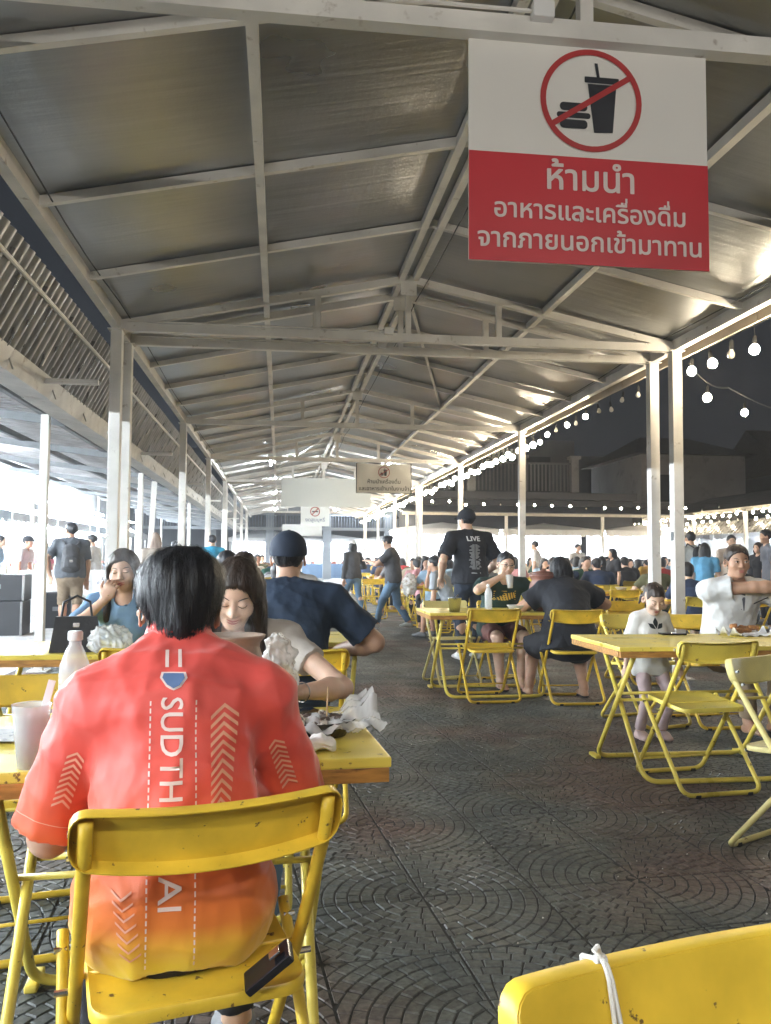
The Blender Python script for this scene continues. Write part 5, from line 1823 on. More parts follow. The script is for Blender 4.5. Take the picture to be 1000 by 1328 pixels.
b.tube([kp, kp + Vector((.006, .004, .012)), kp + Vector((.012, .006, .009))], .003, 8)
b.build('knot', mat('cotton_cord', (.7, .68, .64), .9), t, True)

# ================================================================== MAIN PEOPLE
def shirt_gradient():
    m = bpy.data.materials.new('red_to_yellow_jersey'); m.use_nodes = True
    nt = m.node_tree; L = nt.links.new; p = nt.nodes['Principled BSDF']
    tc = nt.nodes.new('ShaderNodeTexCoord'); sp = nt.nodes.new('ShaderNodeSeparateXYZ'); L(tc.outputs['Object'], sp.inputs[0])
    n = nt.nodes.new('ShaderNodeTexNoise'); n.inputs['Scale'].default_value = 6; L(tc.outputs['Object'], n.inputs[0])
    a = nt.nodes.new('ShaderNodeMath'); a.operation = 'MULTIPLY_ADD'; L(n.outputs['Fac'], a.inputs[0]); a.inputs[1].default_value = .07; L(sp.outputs['Z'], a.inputs[2])
    r = nt.nodes.new('ShaderNodeMapRange'); r.inputs['From Min'].default_value = .45; r.inputs['From Max'].default_value = .95; L(a.outputs[0], r.inputs['Value'])
    c = nt.nodes.new('ShaderNodeValToRGB'); e = c.color_ramp.elements
    e[0].position = .06; e[0].color = (.75, .62, .03, 1); e[1].position = 1; e[1].color = (.72, .085, .07, 1)
    for pos, col in ((.14, (.8, .5, .04, 1)), (.26, (.72, .2, .03, 1)), (.5, (.74, .11, .04, 1)), (.75, (.72, .08, .055, 1))):
        q = e.new(pos); q.color = col
    L(r.outputs[0], c.inputs[0]); L(c.outputs[0], p.inputs['Base Color'])
    p.inputs['Roughness'].default_value = .55
    p.inputs['Sheen Weight'].default_value = .5; p.inputs['Sheen Tint'].default_value = (1, .8, .75, 1); p.inputs['Sheen Roughness'].default_value = .4
    w = nt.nodes.new('ShaderNodeTexVoronoi'); w.inputs['Scale'].default_value = 420; L(tc.outputs['Object'], w.inputs[0])
    w2 = nt.nodes.new('ShaderNodeTexNoise'); w2.inputs['Scale'].default_value = 14; w2.inputs['Detail'].default_value = 3; L(tc.outputs['Object'], w2.inputs[0])
    b1 = nt.nodes.new('ShaderNodeBump'); b1.inputs['Strength'].default_value = .12; b1.inputs['Distance'].default_value = .0008; L(w.outputs['Distance'], b1.inputs['Height'])
    b2 = nt.nodes.new('ShaderNodeBump'); b2.inputs['Strength'].default_value = .2; b2.inputs['Distance'].default_value = .01; L(w2.outputs['Fac'], b2.inputs['Height']); L(b1.outputs[0], b2.inputs['Normal'])
    L(b2.outputs[0], p.inputs['Normal'])
    return m
TRS = mat('black_trousers', (.014, .014, .017), .8, bump=.2, bscale=30)
DENIM = cloth('blue_denim', (.12, .2, .3)); NAVY = cloth('navy_cotton', (.018, .032, .06)); BLACK = cloth('black_cotton', (.012, .013, .018))
WHITE = cloth('white_cotton', (.68, .68, .68)); GREYC = cloth('dark_grey_cotton', (.055, .055, .06))

P = Person('man in red and yellow jersey seated with his back to the camera, black hair', (-.19, 1.68), 8, H=1.68, w=.94, shoulder=.86, shrug=-.065, headscale=1.0, neck=-.045,
           lean=9, curl=22, pelvis=(0, 0, .545), lh=(-.2, .37, .775), rh=(.2, .40, .775), lel=(-.3, -.15, -1), rel=(.4, -.1, -1), head=(18, 2, 2), lhd=(.5, 1, 0), rhd=(-.5, 1, 0), round=.0, lf=(-.16, .38, .085), rf=(.16, .42, .085), armw=1.12)
P.body(skin(1), .008)
JM = shirt_gradient()
sh = P.shirt(JM, .0075, .017, .93, -.115, name='jersey', flare=.018, hemflare=.0,
             folds=[(.0055, 10, 4, dict(stretch=(1, 1, .5))), (.0045, 20, 31, dict(stretch=(1.6, 1, .3))), (.005, 24, 8, dict(stretch=(.3, .8, 1.6))), (.0014, 60, 9, dict(stretch=(1, 1, .6)))])
P.trousers(TRS, .011, .004, 1.95)
P.shoes(mat('grey_trainer', (.2, .2, .21), .7))
hr = P.hair('thick', HAIR, .006)
hair_strands(P, hr, 6500, .07, HAIR, 3, .0008, .008, .005, .55)
PR = mat('jersey_print_white', (.78, .62, .58), .6); PR2 = mat('jersey_print_faint', (.78, .38, .26), .6); PRB = mat('badge_blue', (.1, .16, .3), .5)
d = (0, 1, 0); ox = -.012
def rot_txt(V, x, z): return [(v[1] + x - .024, -v[0] + z) for v in V]
for word, zc, ln_ in (('SUDTH', .842, .178), ('AI', .602, .058)):
    V, F = text_mesh(word, .058, .008)
    cx = (max(v[0] for v in V) + min(v[0] for v in V)) / 2; wd = max(v[0] for v in V) - min(v[0] for v in V)
    V = [((v[0] - cx) * ln_ / wd, v[1]) for v in V]
    front_print(P, sh, [(rot_txt(V, ox + .002, zc), F)], 'lettering', PR, (0, .1, 0), (1, 0, 0), (0, 0, 1), d, sub=1)
dash = []
for sx in (-.042, .042):
    z = .925
    while z > .47:
        dash.append(rect2(ox + sx - .0014 - sx * .0, z - .0085, ox + sx + .0014, z)); z -= .0135
front_print(P, sh, dash, 'dashed_lines', PR, (0, .1, 0), (1, 0, 0), (0, 0, 1), d, sub=0)['kind'] = 'stuff'
front_print(P, sh, [rect2(ox - .016, .982, ox - .009, 1.012), rect2(ox + .009, .982, ox + .016, 1.012)], 'collar_bars', PR, (0, .1, 0), (1, 0, 0), (0, 0, 1), d, sub=1)
bd = [(ox - .023, .974), (ox + .023, .974), (ox + .026, .965), (ox + .014, .950), (ox, .944), (ox - .014, .950), (ox - .026, .965)]
front_print(P, sh, [(bd, [tuple(range(7))])], 'badge', PR, (0, .1, 0), (1, 0, 0), (0, 0, 1), d, sub=1)
bd2 = [(ox + (x - ox) * .82, .961 + (z - .961) * .78) for x, z in bd]
front_print(P, sh, [(bd2, [tuple(range(7))])], 'badge_centre', PRB, (0, .1, 0), (1, 0, 0), (0, 0, 1), d, .0034, sub=1)
ch = [chev(ox + .098 - i * .001, .885 - i * .0165, .028 - i * .001, .022, .0075) for i in range(11)]
front_print(P, sh, ch, 'chevrons', PR2, (0, .1, 0), (1, 0, 0), (0, 0, 1), d, sub=1)
ch = [chev(ox - .085 + i * .003, .605 - i * .017, .018, -.014, .004) for i in range(7)]
front_print(P, sh, ch, 'faint_chevrons', PR2, (0, .1, 0), (1, 0, 0), (0, 0, 1), d, sub=1)
for n, sg in (('l', -1), ('r', 1)):
    a, e = P.sh[n].lerp(P.el[n], .38), P.sh[n].lerp(P.el[n], .82)
    ax = (e - a).normalized(); pp = Vector((0, 1, 0)).cross(ax).normalized() * -1
    ch = [chev(-.004 * sg, -i * .0125, .017, .013, .0055) for i in range(9)]
    front_print(P, sh, ch, 'sleeve_chevrons', PR2, a, pp * -1 if pp.x < 0 else pp, -ax, d, sub=1)
for n in 'lr':
    a, e = P.sh[n].lerp(P.el[n], .84), P.el[n]
    ax = (e - a).normalized(); pp = Vector((0, 1, 0)).cross(ax).normalized(); pp = pp if pp.x > 0 else -pp
    front_print(P, sh, [rect2(-.075 + .01 * i, -.0012, -.065 + .01 * i, .0006) for i in range(15)], 'cuff_seam', PR2, a, pp, -ax, d, .0012, sub=0)['kind'] = 'stuff'
v = Vol(P.neck - V3(.12, .12, .1), P.neck + V3(.12, .12, .12), .0045)
cn = P.neck + P.up2 * .012
v.add(clipped(cone(cn - P.up2 * .05, cn + P.up2 * .06, .082, .064), [(cn + P.up2 * .022, P.up2 + P.fwd * .35), (cn - P.up2 * .008, -P.up2 + P.fwd * .1)]), 0)
v.add(cone(cn - P.up2 * .06, cn + P.up2 * .08, .074, .057), .003, True)
vol_object(v, 'collar', JM, P.root, relax=1)
t = empty('mobile_phone', (-.01, 1.535, .475), R(20), 'black phone sticking out of the red shirted man\'s back pocket', 'phone')
MB().box((0, 0, 0), (.016, .05, .10), bev=.004, rot=(R(20), R(48), 0)).build('case', mat('black_glossy', (.01, .01, .012), .15), t)
MB().box((.006, -.01, .028), (.004, .018, .022), bev=.001, rot=(R(20), R(48), 0)).build('camera_bump', ALU, t)

P = Person('woman with long dark hair looking down behind the clay pot', (-.15, 3.05), 181, H=1.6, female=True, w=1.05, lean=16, curl=20,
           pelvis=(0, 0, .54), lh=(-.20, .53, .80), rh=(.16, .5, .79), lel=(-1, -.3, -.4), rel=(1, -.3, -.4), head=(30, -4, -5), hairlen=.33)
P.body(skin(3), .0055)
P.shirt(cloth('cream_blouse', (.5, .46, .42)), .01, .012, .5)
P.trousers(DENIM, .014)
hr = P.hair('long', HAIRB, .007); hair_strands(P, hr, 2600, .16, HAIRB, 5, .0012, .014, .003, .85)
P.face(lips=(.45, .14, .13), eyes='closed', smile=1)
b = MB(); W = P.wr['l']; D_ = (P.wr['l'] - P.el['l']).normalized(); q = D_.orthogonal().normalized(); q2 = D_.cross(q)
b.tube([W - D_ * .02 + (q * math.cos(a) + q2 * math.sin(a)) * .029 for a in [2 * math.pi * i / 20 for i in range(20)]], .002, 6, closed=True); b.build('bracelet', ALU, P.root, True)

P = Person('woman in blue top with long hair holding a skewer to her mouth', (-.80, 4.85), 172, H=1.62, female=True, lean=12, curl=18,
           pelvis=(0, 0, .54), rh=(.05, .36, .98), lh=(-.28, .5, .78), rel=(.9, .2, -.9), lel=(-1, -.2, -.4), head=(10, 8, 4), rhd=(-.4, 0, .9), rpn=(0, -1, 0), rcurl=45, hairlen=.3)
P.body(skin(1), .0065)
P.shirt(cloth('steel_blue_top', (.16, .27, .42)), .01, .014, .95)
P.trousers(DENIM, .014)
hr = P.hair('long', HAIRB, .008); hair_strands(P, hr, 1200, .15, HAIRB, 6, .0014, .016, .003, .85)
P.face(eyes='closed')
b = MB(); b.tube([P.wr['r'] + V3(-.02, .02, .02), P.hl(.0, .1, -.06)], .0022, 6)
o = b.build('skewer', mat('bamboo', (.5, .36, .2), .7), None); o.matrix_world = P.root.matrix_world; o.location = P.root.location; o.rotation_euler = P.root.rotation_euler
tag(o, 'thin bamboo skewer held by the woman in the blue top', 'skewer')

P = Person('broad man in navy T-shirt and navy cap seated with his back to the camera', (.03, 4.06), -4, H=1.72, w=1.25, lean=9, curl=14, shoulder=1.12, armw=1.15,
           pelvis=(0, 0, .55), lh=(-.2, .5, .8), rh=(.26, .34, .72), lel=(-1, -.1, -.4), rel=(1, -.6, -.1), head=(6, -3, 0), belly=.03)
P.body(skin(0), .0085)
P.shirt(NAVY, .009, .018, .8, -.05, flare=.022, folds=[(.008, 12, 6, dict(stretch=(1, 1, .5))), (.005, 26, 9), (.002, 55, 10)])
P.trousers(cloth('navy_trousers', (.03, .04, .06)), .014)
hr = P.hair('short', HAIR, .007)
P.cap(cloth('navy_cap', (.014, .022, .04)), True, .006)

P = Person('smiling diner facing the camera, half hidden behind the navy cap', (-.24, 5.9), 180, H=1.6, lean=10, curl=14, female=True, lh=(-.2, .45, .8), rh=(.2, .45, .8), head=(3, 0, 0))
P.body(skin(3), .008); P.shirt(cloth('dark_red_top', (.2, .05, .05)), .014); P.trousers(TRS, .018); P.hair('bob', HAIRB, .01); P.face(smile=1)

P = Person('tall man standing in black T-shirt with white back print and black cap', (2.29, 9.9), 12, H=1.82, w=1.12, lean=2, curl=6, pelvis=(0, 0, .965), shoulder=1.08,
           lf=(-.12, .02, .085), rf=(.13, .05, .085), lh=(-.33, .12, .98), rh=(.3, .22, 1.02), head=(8, 18, 0), armw=1.1)
P.body(skin(1), .009)
sh = P.shirt(BLACK, .01, .02, .82, -.06, flare=.03, hemflare=.015)
P.trousers(cloth('dark_navy_jeans', (.02, .028, .045)), .012); P.shoes(WHITE); P.hair('short', HAIR); P.cap(BLACK)
V, F = text_mesh('LIVE', .1, .03); cx = (max(v[0] for v in V)) / 1
TP = mat('shirt_print_white', (.6, .6, .62), .6)
front_print(P, sh, [([(v[0] * .95, v[1] * .8 + 1.42) for v in V], F)], 'lettering', TP, (0, .1, 0), (1, 0, 0), (0, 0, 1), d, sub=1)
rg = random.Random(4); sps = []
for i in range(26):
    z = 1.37 - i * .0115; ww = .03 + .05 * abs(math.sin(i * .9)) * rg.uniform(.5, 1)
    for s_ in (-1, 1): sps.append(rect2(min(0, s_ * ww) + s_ * .004, z, max(0, s_ * ww) + s_ * .004, z + .006))
sps.append(rect2(-.06, 1.03, .06, 1.045))
front_print(P, sh, sps, 'back_print', mat('shirt_print_grey', (.35, .36, .38), .6), (0, .1, 0), (1, 0, 0), (0, 0, 1), d, sub=0)

P = Person('man in glasses and dark green T-shirt drinking from a clear cup', (2.12, 8.0), 183, H=1.7, w=1.08, lean=14, curl=16, lh=(-.25, .42, .8), rh=(.10, .40, 1.035), rel=(1, .0, -.55), lel=(-1, 0, -.3),
           head=(8, 0, -6), rhd=(-1, .05, .25), rpn=(0, -.6, .2), rcurl=50)
P.body(skin(3), .0065)
sh = P.shirt(cloth('dark_green_cotton', (.015, .04, .035)), .009, .016, .62)
P.trousers(cloth('maroon_shorts', (.16, .06, .05)), .013, fr=.9); P.shoes(RUBBER, sandal=True, name='sandal'); P.hair('short', HAIR, .006); P.face(); P.glasses()
sps = []
for i in range(9):
    a = i * .36
    sps.append(([(-.11 + .026 * i, -.03 * math.sin(a)), (-.09 + .026 * i, -.03 * math.sin(a)), (-.075 + .026 * i, .045 * math.cos(a * .7)), (-.09 + .026 * i, .05 * math.cos(a * .7))], [(0, 1, 2, 3)]))
for i in range(5): sps.append(rect2(-.11, .055 - i * .02, .11, .062 - i * .02))
front_print(P, sh, [([(v[0], v[1] + .84) for v in V_], F_) for V_, F_ in sps], 'yellow_print', mat('shirt_print_yellow', (.62, .42, .08), .6), (0, .3, 0), (1, 0, 0), (0, 0, 1), (0, -1, 0), sub=1)
drink_hand = P.root.matrix_basis @ (P.wr['r'] + V3(-.085, .045, -.01))

P = Person('heavy woman in loose black dress seated with her back to the camera', (2.49, 6.98), -4, H=1.64, female=True, w=1.38, lean=16, curl=18, armw=1.2, shoulder=1.06,
           lh=(-.22, .40, .79), rh=(.22, .44, .79), lel=(-1, -.4, -.5), rel=(1, -.2, -.2), lf=(-.30, .24, .085), rf=(.16, .12, .085), head=(14, 14, 0), belly=.05)
P.body(skin(0), .0085)
P.shirt(BLACK, .010, .022, .62, -.12, flare=.03, hemflare=.03, name='dress_top')
P.skirt(BLACK, .3, .012); hr = P.hair('bob', HAIR, .008); hair_strands(P, hr, 900, .09, HAIR, 7, .0014, .012, .004, .7); P.shoes(mat('flip_flop', (.05, .045, .05), .7), sandal=True, name='sandal')

P = Person('little girl with parted dark hair in white T-shirt standing behind the right front table', (2.50, 5.44), 184, H=1.08, female=True, w=.86, lean=2, curl=4, pelvis=(0, 0, .525), headscale=1.42, shoulder=.9, torso=.98,
           lf=(-.075, .02, .055), rf=(.075, .0, .055), rh=(.19, .03, .47), lh=(-.17, .08, .5), head=(32, -6, 0), arm=.98)
P.body(skin(3), .0052)
sh = P.shirt(cloth('white_child_tee', (.72, .7, .66)), .006, .014, .72, -.09, flare=.016, hemflare=.015, neckr=.055)
P.trousers(cloth('pale_pink_tights', (.5, .38, .38)), .007, .006, 1.93, name='tights'); P.shoes(mat('pink_shoe', (.55, .4, .38), .6), .006, .008); P.hair('pigtails', HAIRB, .005); P.face(eyes='closed', lips=(.55, .2, .2))
lv = []
for a, s_ in ((-50, .8), (0, 1), (50, .8)):
    c, s2 = math.cos(R(a)), math.sin(R(a)); L_ = .075 * s_
    pts = [(0, 0), (.016, .03), (.018, .045), (0, .075), (-.018, .045), (-.016, .03)]
    lv.append(([(x * c + z * s2 + .0, -x * s2 + z * c + .735) for x, z in [(p[0] * s_, p[1] * s_ + .008) for p in pts]], [tuple(range(6))]))
front_print(P, sh, lv, 'leaf_print', mat('shirt_print_black', (.015, .02, .02), .6), (0, .3, 0), (1, 0, 0), (0, 0, 1), (0, -1, 0), sub=1)

P = Person('man in white polo shirt reaching his arm across the right table', (3.33, 5.92), 184, H=1.74, w=1.16, lean=9, curl=10, belly=.02, rh=(-.30, .42, 1.02), rel=(1, .3, .25), lh=(-.34, .45, .85), lel=(-1, 0, -.5),
           rhd=(-1, .1, 0), rpn=(0, 0, -1), head=(6, -14, 0), shoulder=1.05)
P.body(skin(2), .0065)
sh = P.shirt(cloth('white_polo', (.68, .68, .67)), .009, .017, .55, -.05, name='polo_shirt', flare=.02); P.trousers(cloth('khaki', (.3, .22, .14)), .014); P.hair('short', HAIRB, .007); P.face()
front_print(P, sh, [([(-.02, .98), (.02, .98), (.003, .84), (-.003, .84)], [(0, 1, 2, 3)])], 'placket', mat('placket_grey', (.1, .1, .12), .7), (0, .3, 0), (1, 0, 0), (0, 0, 1), (0, -1, 0), sub=1)
b = MB(); b.tube([P.sh['l'] + P.fwd * .1 - V3(0, 0, .02), P.chest + P.fwd * .15 + P.side * .02], .004, 6); b.build('lanyard', RUBBER, P.root)

# walking and standing people
def quick(label, loc, rot, H, sm, tm, hair='short', hm=None, fem=False, pose=None, sk=1, fr=1.95, fs=.7, res=.013, w=1.0, capm=None, shoe=None, group=None, skirtm=False, longs=False, face=True, **kw):
    ps = dict(lean=3, curl=6, pelvis=(0, 0, .531 * H), lf=(-.1, .05, .085), rf=(.1, -.02, .085))
    if pose: ps.update(pose)
    ps.update(kw)
    P = Person(label, loc, rot, H=H, female=fem, w=w, group=group, **ps)
    P.body(skin(sk), res * .8, res < .012)
    P.shirt(sm, res, .016, 1.9 if longs else fs, -.06, flare=.018)
    P.trousers(tm, res, fr=fr)
    P.shoes(shoe or mat('grey_trainer', (.2, .2, .21), .7), res)
    if hair: P.hair(hair, hm or HAIR, res * .8)
    if capm: P.cap(capm, res=res * .8)
    if face: P.face()
    return P
STAND = dict()
walk = dict(lf=(-.08, .28, .1), rf=(.08, -.26, .14), rkn=(.1, 1, .3), flatfeet=True)
quick('woman in white cap, dark jacket and jeans walking down the aisle', (1.52, 17.2), 30, 1.6, GREYC, DENIM, 'long', fem=True, pose=dict(walk, rh=(.22, .25, 1.0)), capm=WHITE, longs=True, face=False, shoe=WHITE)
quick('woman in dark top and jeans walking left while looking at her phone', (1.90, 13.9), 72, 1.62, GREYC, DENIM, 'bun', fem=True, pose=dict(walk, lh=(-.06, .42, 1.16), rh=(.08, .42, 1.16), lel=(-1, 0, -1), rel=(1, 0, -1), head=(22, 0, 0)), shoe=WHITE, w=1.1, face=False)
quick('seated man in grey T-shirt and black shorts resting his chin on his hand', (2.62, 12.6), 60, 1.68, cloth('light_grey_tee', (.3, .32, .34)), TRS, pose=dict(lean=22, curl=15, pelvis=(0, 0, .54), lf=(-.12, .42, .085), rf=(.16, .35, .085), rh=(.1, .4, 1.0), rel=(.5, .2, -1)), fr=.95, sk=0, face=False)
quick('heavy man with backpack and brown cargo shorts standing by the left counter', (-3.25, 13.6), 14, 1.75, cloth('grey_tee', (.09, .1, .115)), cloth('brown_cargo', (.24, .18, .12)), sk=0, w=1.3, fr=1.06, pose=dict(head=(0, 38, 0), lh=(-.3, -.05, .92)), face=False, fs=.8)
def backpack(loc, rot, label, m, z0=1.0):
    t = empty('backpack', (loc[0], loc[1], z0), R(rot), label, 'backpack')
    v = Vol((-.25, -.2, -.1), (.25, .2, .6), .012); v.add(ecap((0, 0, .06), (0, .0, .36), (.15, .085), (.12, .07), (1, 0, 0)), 0); v.add(ecap((0, -.08, .08), (0, -.08, .2), (.11, .04), (.1, .035), (1, 0, 0)), .015)
    vol_object(v, 'bag_body', m, t, folds=[(.006, 20, 3)])
    for s in (-1, 1):
        b = MB(); b.tube([(s * .08, .03, .4), (s * .12, .16, .47), (s * .13, .27, .36), (s * .14, .2, .12), (s * .1, .04, .06)], .014, 6); b.build('strap', m, t, True)
    MB().box((0, -.127, .16), (.05, .006, .04)).build('emblem', ALU, t)
backpack((-3.20, 13.40), 14, 'black backpack worn by the man in cargo shorts', GREYC, .98)
quick('man in white shirt seen side on beside the backpack man', (-3.6, 17.0), 80, 1.66, WHITE, cloth('grey_trousers', (.15, .15, .16)), sk=1, face=False)
quick('woman in beige headscarf and long top behind the left posts', (-1.9, 13.2), 20, 1.6, cloth('beige_cloth', (.45, .38, .32)), GREYC, 'long', cloth('beige_scarf', (.42, .33, .28)), fem=True, longs=True, face=False)
quick('woman with tied dark hair and pale top beyond the left posts', (-2.2, 18.4), -20, 1.58, cloth('pale_top', (.5, .5, .5)), TRS, 'bun', fem=True, face=False)
quick('man in bright blue T-shirt beyond the left posts', (-1.35, 17.2), 15, 1.68, cloth('bright_blue_tee', (.03, .3, .5)), TRS, face=False)
quick('vendor in cap leaning over the left counter', (-5.3, 17.8), -100, 1.66, WHITE, TRS, capm=BLACK, sk=0, face=False, lean=18)
quick('vendor with pale blue apron at the left counter', (-5.4, 16.6), -80, 1.64, cloth('pale_blue_top', (.3, .42, .55)), TRS, 'bun', fem=True, sk=1, face=False, lean=10)
quick('woman in pink top at the left stalls', (-4.7, 17.6), 60, 1.56, cloth('pink_top', (.55, .16, .2)), TRS, 'bob', fem=True, face=False)
quick('man in light grey T-shirt with black backpack standing on the right', (7.18, 13.8), 8, 1.72, cloth('pale_grey_tee', (.42, .45, .46)), cloth('beige_trousers', (.4, .33, .26)), sk=1, face=False)
backpack((7.2, 13.62), 8, 'small black backpack worn by the man in light grey on the right', BLACK, 1.02)
quick('woman in sky blue shirt standing beside the man in light grey', (6.75, 12.6), -30, 1.5, cloth('sky_blue_shirt', (.1, .3, .5)), cloth('beige_trousers', (.4, .33, .26)), 'bob', fem=True, face=False)
quick('man with crossbody strap over beige T-shirt facing the camera', (8.5, 14.9), 165, 1.7, cloth('beige_tee', (.45, .38, .32)), TRS, sk=1)
quick('woman with long brown hair in black cardigan on the right', (9.3, 15.2), 110, 1.58, BLACK, TRS, 'long', HAIRB, fem=True, longs=True)
quick('man in slate grey shirt at the right edge of the photo', (8.45, 13.5), 75, 1.76, cloth('slate_shirt', (.12, .13, .16)), TRS, sk=2, face=False)
quick('man in white shirt standing among the tables left of the twin posts', (6.65, 21.0), 60, 1.7, WHITE, TRS, sk=1, face=False)
quick('man in white vest standing further back among the tables', (8.2, 22.4), 200, 1.66, cloth('off_white_vest', (.55, .52, .48)), TRS, sk=0, face=False)
quick('person in black standing just left of the twin posts', (6.5, 15.6), 100, 1.45, BLACK, TRS, 'bob', fem=True, face=False)

for i, (x, y, r_, c_, lab) in enumerate(((-4.6, 19.5, 95, 'pale_top', 'customer in pale top queueing at the left stalls beyond the backpack man'), (-5.0, 21.5, 100, 'grey_tee', 'customer in dark grey shirt queueing further back at the left stalls'),
        (-3.1, 21.0, 170, 'bright_blue_tee', 'pedestrian in bright blue walking past the left stalls'), (-4.1, 11.6, 85, 'pink_top', 'customer in pink shirt at the nearest left stall'), (-5.6, 12.2, 90, 'cream_blouse', 'customer in cream top at the far left edge'),
        (-3.0, 24.5, 10, 'white_cotton', 'distant person in white walking away past the left stalls'), (-6.7, 14.4, -90, 'black_cotton', 'vendor in black standing behind the left counter'), (-6.8, 18.9, -90, 'navy_cotton', 'vendor in navy standing behind the left counter'))):
    quick(lab, (x, y), r_, 1.6 + .02 * i, MATS[c_], TRS, ['short', 'bob', 'bun', 'short'][i % 4], fem=i % 4 in (1, 2), face=False, res=.018, sk=i % 4)
# ================================================================== OTHER DINERS AND THEIR TABLES
SHIRTS = [('black', (.014, .014, .018)), ('white', (.62, .62, .62)), ('navy', (.02, .035, .08)), ('grey', (.17, .17, .18)), ('red', (.35, .03, .03)), ('olive', (.1, .1, .05)), ('pale blue', (.3, .42, .55)),
          ('brown', (.16, .09, .05)), ('pink', (.5, .25, .27)), ('dark green', (.02, .07, .05)), ('cream', (.5, .45, .36)), ('mustard', (.42, .27, .05))]
SM = [cloth('diner_shirt_' + n.replace(' ', '_'), c, bump=0, noise=0) for n, c in SHIRTS]
def proto(fem, hair, pose, H, sk):
    P = Person('x', (0, 0), 0, H=H, female=fem, **pose)
    P.body(skin(sk), .014, False); P.shirt(SM[0], .017, .016, .6); P.trousers(TRS, .019); P.hair(hair, HAIR, .013)
    r = P.root; COLL = [r] + list(r.children)
    return r
base = dict(pelvis=(0, 0, .54), lean=12, curl=14)
PROT = [(proto(False, 'short', dict(base, lh=(-.2, .42, .79), rh=(.2, .42, .79)), 1.68, 1), 'short hair'),
        (proto(True, 'long', dict(base, lh=(-.2, .4, .79), rh=(.05, .3, .98), rel=(.8, 0, -.8), head=(14, 0, 0)), 1.58, 3), 'long hair'),
        (proto(False, 'short', dict(base, lh=(-.22, .4, .79), rh=(.07, .33, 1.0), rel=(1, 0, -.6), head=(6, 20, 0), w=1.0), 1.72, 0), 'hand raised'),
        (proto(True, 'bun', dict(base, lh=(-.25, .4, .79), rh=(.25, .38, .79), head=(10, -25, 0)), 1.56, 1), 'hair bun'),
        (proto(False, 'thick', dict(base, lean=20, lh=(-.18, .45, .79), rh=(.15, .45, .79), head=(25, 0, 0)), 1.64, 2), 'head bowed'),
        (proto(True, 'bob', dict(base, lean=5, lh=(-.2, .36, .78), rh=(.2, .4, .79), head=(0, 12, 0)), 1.6, 0), 'bobbed hair')]
used = [False] * len(PROT)
rg = random.Random(21)
seen_lab = {}
ORD = ['first', 'second', 'third', 'fourth', 'fifth', 'sixth', 'seventh', 'eighth', 'ninth', 'tenth']
NUM = 'one two three four five six seven eight'.split()
def diner(x, y, rot, where):
    k = rg.randrange(len(PROT)); r, desc = PROT[k]
    if used[k]: c = copy_tree(r)
    else: c = r; used[k] = True
    s = rg.randrange(len(SHIRTS))
    # keep neighbours different
    for _ in range(6):
        if (SHIRTS[s][0], k, where) in seen_lab: s = rg.randrange(len(SHIRTS))
    seen_lab[(SHIRTS[s][0], k, where)] = 1
    c.location = (x + rg.uniform(-.04, .04), y, 0); c.rotation_euler = (0, 0, R(rot + rg.uniform(-12, 12)))
    sc_ = rg.uniform(.95, 1.04); c.scale = (sc_, sc_, sc_ if rg.random() < .5 else 1)
    c['label'] = '%s shirt, %s, %s' % (SHIRTS[s][0], desc, where); c['category'] = 'person'; c['group'] = 'diners at the tables'
    for ch in c.children:
        n = ch.name.split('.')[0]
        if n == 'shirt':
            ch.material_slots[0].link = 'OBJECT'; ch.material_slots[0].material = SM[s]
        elif n == 'trousers':
            ch.material_slots[0].link = 'OBJECT'; ch.material_slots[0].material = [TRS, DENIM, GREYC, NAVY][rg.randrange(4)]
        elif n == 'body':
            ch.material_slots[0].link = 'OBJECT'; ch.material_slots[0].material = skin(rg.randrange(4))
CLEAR = mat('clear_plastic', (.9, .92, .93), .08, trans=.9, ior=1.2, spec=.5)
FROST = mat('cloudy_plastic', (.88, .9, .92), .18, alpha=.42)
def bottle_mesh(h=.23, r=.031):
    out = {}
    b = MB(); pf = [(0, .004), (r * .8, .002), (r, .012)]
    for i in range(9):
        z = .03 + i * h * .055; pf += [(r, z), (r * .955, z + h * .012), (r, z + h * .024)]
    pf += [(r, h * .62), (r * .95, h * .7), (r * .62, h * .82), (r * .4, h * .88), (r * .4, h * .92)]
    b.lathe(pf, 20); out['bottle_body'] = b.mesh('bottle_body', FROST, 'full')
    b = MB(); b.lathe([(r * .4, h * .915), (r * .48, h * .92), (r * .48, h * .985), (r * .4, h), (0, h)], 16); out['bottle_cap'] = b.mesh('bottle_cap', mat('white_plastic', (.8, .8, .8), .4), True)
    return out
BTL = bottle_mesh()
def bottle(x, y, z, label, group=None, s=1.0):
    t = empty('water_bottle', (x, y, z), rg.uniform(0, 6), label, 'bottle', group); t.scale = (s,) * 3
    for k, me in BTL.items(): link(bpy.data.objects.new(k, me), t)
b = MB(); b.lathe([(0, 0), (.05, 0), (.085, .05), (.09, .055), (.083, .052), (.05, .012), (0, .012)], 20); BOWL = b.mesh('bowl_shell', mat('bowl_melamine', (.5, .5, .48), .3), 'full')
b = MB(); b.lathe([(.074, .035), (.05, .045), (.0, .05)], 14); FOOD = b.mesh('food', mat('brown_food', (.3, .13, .04), .5, noise=.5, nscale=60, bump=1, bscale=70), 'full')
def bowl(x, y, z, label, group=None):
    t = empty('food_bowl', (x, y, z), 0, label, 'bowl', group)
    link(bpy.data.objects.new('bowl_shell', BOWL), t); link(bpy.data.objects.new('food', FOOD), t)
